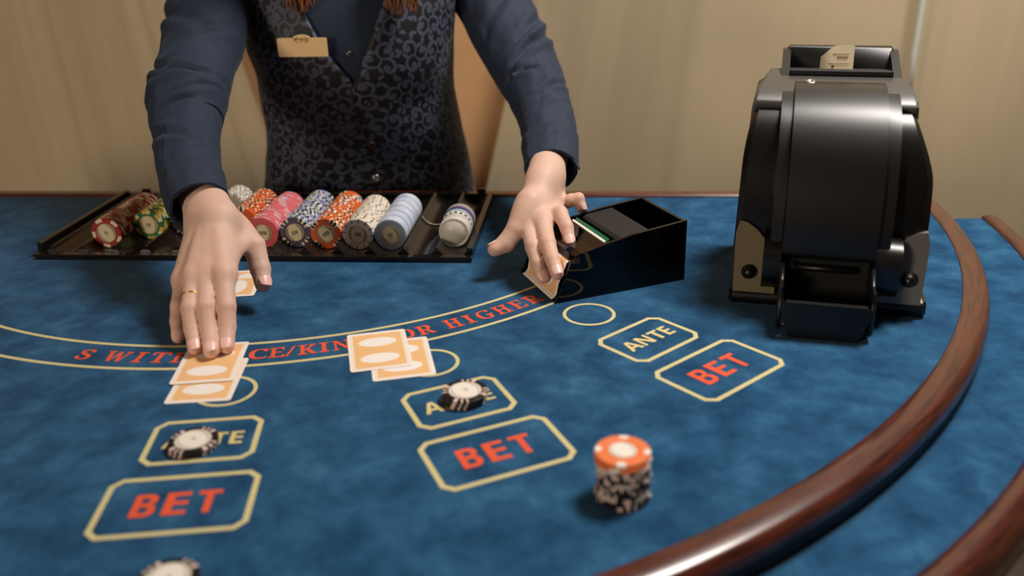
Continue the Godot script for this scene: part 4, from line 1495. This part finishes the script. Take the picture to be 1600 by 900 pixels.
	for e in [[0, 0.035, -0.012, 0, 0.035, 0.012, 0.078, 0.074, 0.02], [0, -0.02, 0.02, 0, -0.075, 0.048, 0.062, 0.036, 0.03], [-0.03, -0.03, 0.02, -0.02, -0.07, 0.045, 0.04, 0.03, 0.02], [0.03, -0.03, 0.02, 0.02, -0.07, 0.045, 0.04, 0.03, 0.02], [0, 0.012, 0.082, 0, -0.026, 0.102, 0.007, 0.0125, 0.012], [-0.012, -0.03, 0.088, 0.012, -0.03, 0.088, 0.008, 0.008, 0.008], [-0.018, -0.055, 0.077, 0.018, -0.055, 0.077, 0.008, 0.008, 0.008], [-0.016, -0.064, 0.074, 0.016, -0.064, 0.074, 0.009, 0.009, 0.008], [-0.078, 0.01, -0.005, -0.08, -0.03, 0.0, 0.012, 0.008, 0.006], [0.078, 0.01, -0.005, 0.08, -0.03, 0.0, 0.012, 0.008, 0.006], [-0.04, 0.022, 0.076, 0.04, 0.022, 0.076, 0.009, 0.009, 0.012], [0, -0.06, -0.01, -0.03, -0.17, -0.04, 0.055, 0.05, 0.03]]:
		hf.capsule(at.call(e[0], e[1], e[2]), at.call(e[3], e[4], e[5]), e[6], e[7], e[8])
	nets(hf, V, N, C, I, func(_q): return skin)
	part("body", array_mesh(V, N, C, I), M.skin, o)
	for s in [-1.0, 1.0]:
		var es := begin()
		lathe(es, [[0.0, 0.011], [0.006, 0.0092], [0.0095, 0.0055], [0.011, 0.0], [0.0095, -0.0055], [0.0, -0.011]], 20, Transform3D(hb, hc + hb * Vector3(s * 0.033, 0.004, 0.068)))
		part("eye", finish(es), M.eye, o)
	var ls := begin()
	tube(ls, [at.call(-0.023, -0.06, 0.082), at.call(-0.008, -0.0575, 0.087), at.call(0.008, -0.0575, 0.087), at.call(0.023, -0.06, 0.082)], [0.001, 0.004, 0.004, 0.001], 8)
	part("lips", finish(ls), M.lips, o)
	# nails
	var rr := {"index": 0.0076, "middle": 0.0077, "ring": 0.0073, "pinky": 0.0065, "thumb": 0.0091}
	for f in ["index", "middle", "ring", "pinky"]:
		nail(LH[f], rr[f] * 1.08, Vector3(0, 1, 0.1), o, 0.0122)
	nail(LH.thumb, rr.thumb * 1.08, Vector3(0.75, 0.65, 0.35), o, 0.0125)
	for f in ["index", "middle", "ring"]:
		nail(RH[f], rr[f] * 1.04, Vector3(0.1, 0.9, 0.5), o, 0.0122)
	nail(RH.pinky, rr.pinky, Vector3(0.7, 0.5, 0.5), o)
	nail(RH.thumb, rr.thumb, Vector3(-0.3, 0.8, -0.5), o, 0.0125)
	# ring on the ring finger
	var J: Array = LH.ring
	var rd: Vector3 = (J[1] - J[0]).normalized()
	var rc: Vector3 = J[0].lerp(J[1], 0.62)
	var rx := rd.cross(Vector3.UP).normalized()
	var ry := rx.cross(rd).normalized()
	var rp := []
	var rrad := []
	for i in 41:
		var a := TAU * i / 40
		rp.append(rc + (rx * cos(a) + ry * sin(a)) * 0.0100); rrad.append(0.0009)
	var rs := begin()
	tube(rs, rp, rrad, 10, false)
	part("finger_ring", finish(rs), M.gold_metal, o)
	# shirt
	var shirt := loft_trunk(0.98, 1.325, 40, 110, -0.004, func(_y): return 0.0, func(_y): return 0.0, 1.0)
	part("shirt", shirt, M.shirt, o)
	var pk := []
	for j in 25:
		var y := lerpf(1.07, 1.30, j / 24.0)
		var row := PackedVector3Array()
		for i in 7:
			row.append(chest(lerpf(-0.105, 0.075, i / 6.0), y, -0.0026 if i in [1, 2, 3, 4, 5] else -0.0042))
		pk.append(row)
	var pst := begin()
	smooth(pst, true)
	grid(pst, pk)
	part("placket", finish(pst), M.shirt, o)
	var Lk := [[0.030, 1.272, -0.100, 0.042], [-0.030, 1.280, -0.098, 0.050], [-0.0700, 1.2700, -0.0780, 0.0530], [-0.0785, 1.2400, -0.0400, 0.0575], [-0.0782, 1.2118, 0.0000, 0.0584], [-0.0719, 1.1884, 0.0350, 0.0578], [-0.0643, 1.1623, 0.0750, 0.0566], [-0.0609, 1.1375, 0.1150, 0.0525], [-0.0548, 1.1107, 0.1600, 0.0515], [-0.0493, 1.0952, 0.1900, 0.0500], [-0.0438, 1.0794, 0.2150, 0.0460], [-0.0340, 1.0643, 0.2400, 0.0420], [-0.0159, 1.0467, 0.2850, 0.0399], [0.0035, 1.0336, 0.3250, 0.0370], [0.0195, 1.0227, 0.3550, 0.0345], [0.0310, 1.0151, 0.3730, 0.0330]]
	# front of the sleeve is where the camera is: angle found from the ring's own axes
	var Lc := [[0.50, 1.9, 0.0115, 0.014, 1.3, 0.01], [0.445, 2.5, 0.007, 0.014, 0.9, -0.04], [0.37, 1.4, 0.006, 0.017, 0.8, 0.06], [0.28, 2.3, 0.006, 0.018, 1.0, -0.06], [0.19, 1.3, 0.006, 0.020, 0.9, 0.07], [0.11, 2.0, 0.005, 0.020, 0.9, -0.05], [0.57, 1.2, 0.005, 0.011, 0.8, 0.05], [0.64, 1.7, 0.0055, 0.012, 0.9, 0.035], [0.74, 1.9, 0.0055, 0.012, 1.0, -0.045], [0.82, 1.4, 0.0042, 0.010, 0.9, 0.035]]
	part("sleeve", sleeve_mesh(Lk, 0.92, Lc, 3, Vector3(0, 0.8, 0.6)), M.shirt, o)
	part("cuff", sleeve_mesh(Lk, 0.92, [], 13, Vector3(0, 0.8, 0.6), 0.0022, 0.880, 1.0), M.shirt, o)
	var Rk := [[0.175, 1.272, -0.110, 0.042], [0.225, 1.272, -0.165, 0.050], [0.2640, 1.2530, -0.1960, 0.0555], [0.2950, 1.2225, -0.1800, 0.0595], [0.3204, 1.1903, -0.1500, 0.0577], [0.3499, 1.1467, -0.1000, 0.0569], [0.3779, 1.1054, -0.0500, 0.0519], [0.3994, 1.0750, -0.0050, 0.0462], [0.4143, 1.0521, 0.0450, 0.0408], [0.4234, 1.0346, 0.0900, 0.0390], [0.4284, 1.0154, 0.1400, 0.0362], [0.4305, 1.0030, 0.1800, 0.0335]]
	var Rc := [[0.46, 1.3, 0.0105, 0.014, 1.2, 0.06], [0.40, 1.1, 0.006, 0.014, 0.9, 0.07], [0.31, 1.6, 0.0055, 0.018, 0.9, 0.07], [0.20, 1.2, 0.005, 0.020, 0.9, 0.06], [0.10, 1.7, 0.005, 0.020, 0.9, 0.05], [0.55, 1.9, 0.005, 0.012, 0.8, -0.04], [0.65, 1.4, 0.0065, 0.012, 1.0, 0.05], [0.76, 1.8, 0.0055, 0.012, 1.0, 0.04]]
	part("sleeve", sleeve_mesh(Rk, 0.92, Rc, 4, Vector3(0, 0.8, 0.6)), M.shirt, o)
	part("cuff", sleeve_mesh(Rk, 0.92, [], 14, Vector3(0, 0.8, 0.6), 0.0022, 0.869, 1.0), M.shirt, o)
	part("cuff_button", lathe_mesh([[0.0, 0.0012], [0.0035, 0.0016], [0.005, 0.001], [0.0052, -0.001]], 20, Transform3D(Basis(Vector3(0, 0, 1), -1.1), Vector3(0.4655, 1.004, 0.163))), M.black_satin, o)
	# vest with its V
	var right := func(y: float) -> float:
		return -0.035 if y < 1.085 else lerpf(-0.035, 0.42, clampf((y - 1.085) / 0.20, 0, 1))
	var left := func(y: float) -> float:
		return -0.015 if y < 1.085 else lerpf(-0.015, -0.62, clampf((y - 1.085) / 0.20, 0, 1))
	part("vest", loft_trunk(0.80, 1.30, 70, 120, 0.0035, left, right, 4.6), M.vest, o)
	# buttons of the vest and of the shirt
	for b in [[0.03, 0.926, 0], [0.022, 0.985, 0], [0.05, 1.055, 0], [0.015, 0.875, 0]]:
		var f := chest_frame(b[0], b[1], 0.0055) * Transform3D(Basis(Vector3.RIGHT, PI / 2), Vector3.ZERO)
		var bt := part("vest_button", lathe_mesh([[0.0, 0.0004], [0.003, 0.0006], [0.004, 0.002], [0.0058, 0.0018], [0.0064, 0.0]], 24, f), M.steel if b[1] < 0.95 else mat(Color8(70, 40, 36), 0.4), o)
		bt.set_meta("label", "small round metal button" if b[1] < 0.95 else "small round dark button")
	part("shirt_button", lathe_mesh([[0.0, 0.003], [0.003, 0.0026], [0.0048, 0.001], [0.005, -0.001]], 20, chest_frame(-0.02, 1.134, -0.002) * Transform3D(Basis(Vector3.RIGHT, PI / 2), Vector3.ZERO)), mat(Color8(92, 90, 88), 0.3, 0.8), o)
	# name badge
	var bfm := chest_frame(-0.37, 1.147, 0.008)
	var badge := PackedVector2Array()
	for p in rrect(0.0735, 0.0265, 0.002, 3):
		badge.append(p)
	var bb := part("name_badge", prism_mesh(badge, 0.0022, bfm, -0.001), M.badge, o)
	var tab := PackedVector2Array()
	for i in 19:
		var a := PI * i / 18
		tab.append(Vector2(cos(a) * 0.0125, 0.013 + sin(a) * 0.0048))
	tab.append(Vector2(-0.0125, 0.010)); tab.append(Vector2(0.0125, 0.010))
	part("badge_tab", prism_mesh(tab, 0.0022, bfm, -0.001), M.badge, bb)
	var em := begin()
	for s in [-1.0, 1.0]:
		var pts := []; var rad := []
		for i in 9:
			var a := lerpf(-0.9, 0.9, i / 8.0)
			pts.append(bfm * Vector3(s * cos(a) * 0.0092, 0.0105 + sin(a) * 0.0045, 0.0013)); rad.append(0.0005 if i in [0, 8] else 0.0009)
		tube(em, pts, rad, 6)
	for i in 3:
		cbox(em, Vector3(0.006 - 0.001 * i, 0.0006, 0.0004), 0.0001, bfm * Transform3D(Basis(), Vector3(0, 0.0085 + 0.002 * i, 0.0013)))
	part("badge_emblem", finish(em), M.badge_dark, bb)
	# hair: cap and two locks that fall on the chest
	var hs := begin()
	var hr := RandomNumberGenerator.new()
	hr.seed = 99
	for side in [-1.0, 1.0]:
		var endc := Vector3(0.066, 1.200, 0.028) if side < 0 else Vector3(0.208, 1.192, 0.012)
		for i in 150:
			var a := hr.randf() * TAU
			var q := sqrt(hr.randf())
			var root: Vector3 = at.call(side * (0.070 + 0.012 * hr.randf()), 0.05 + 0.03 * cos(a) * q, -0.01 + 0.05 * sin(a) * q)
			var mid: Vector3 = at.call(side * (0.084 + 0.010 * cos(a)), -0.09, 0.0 + 0.045 * sin(a) * q)
			var e := endc + Vector3(cos(a) * 0.027 * q, hr.randf_range(-0.014, 0.03) + 0.012 * q, sin(a) * 0.012 * q)
			var m2 := mid.lerp(e, 0.55) + Vector3(side * 0.008, 0, 0.012 + 0.006 * sin(a * 3.0))
			var pre := e + Vector3(0.008 * sin(a * 2.0 + i) + hr.randf_range(-0.004, 0.004), 0.030, 0.005 * cos(a * 3.0))
			tube(hs, [root, mid, m2, pre, e], [0.003, 0.0034, 0.0034, 0.0026, 0.0004], 5, false)
	smooth(hs, true)
	var hrows := []
	for j in 13:
		var ph := PI * 0.62 * j / 12.0
		var row := PackedVector3Array()
		for i in 40:
			var a := TAU * i / 40
			row.append(at.call(sin(ph) * cos(a) * 0.088, 0.036 + cos(ph) * 0.09, -0.008 + sin(ph) * sin(a) * (0.098 if sin(a) < 0 else 0.082)))
		hrows.append(row)
	# leave the face free
	for j in range(7, 13):
		for i in 40:
			var a := TAU * i / 40
			if sin(a) > 0.35:
				hrows[j][i] = hrows[6][i]
	grid(hs, hrows, true)
	part("hair", finish(hs), M.hair, o)
	# trousers and shoes behind the table
	var ts := begin()
	for e in [[0.03, -0.17, -0.19], [0.17, -0.20, -0.22]]:
		tube(ts, [Vector3(lerpf(e[0], 0.1, 0.25), 0.88, e[1]), Vector3(e[0], 0.74, e[1]), Vector3(e[0], 0.48, e[1]), Vector3(e[0], 0.12, e[2])], [0.098, 0.092, 0.066, 0.062], 24)
	part("trousers", finish(ts), M.trousers, o)
	for e in [Vector3(0.035, 0, -0.12), Vector3(0.185, 0, -0.15)]:
		var sh := begin()
		tube(sh, [e + Vector3(-0.012, 0.05, -0.12), e + Vector3(-0.01, 0.052, -0.08), e + Vector3(0, 0.045, 0), e + Vector3(0.008, 0.036, 0.08), e + Vector3(0.012, 0.028, 0.115)], [0.03, 0.048, 0.044, 0.035, 0.015], 18)
		part("shoe", finish(sh), M.black, o)
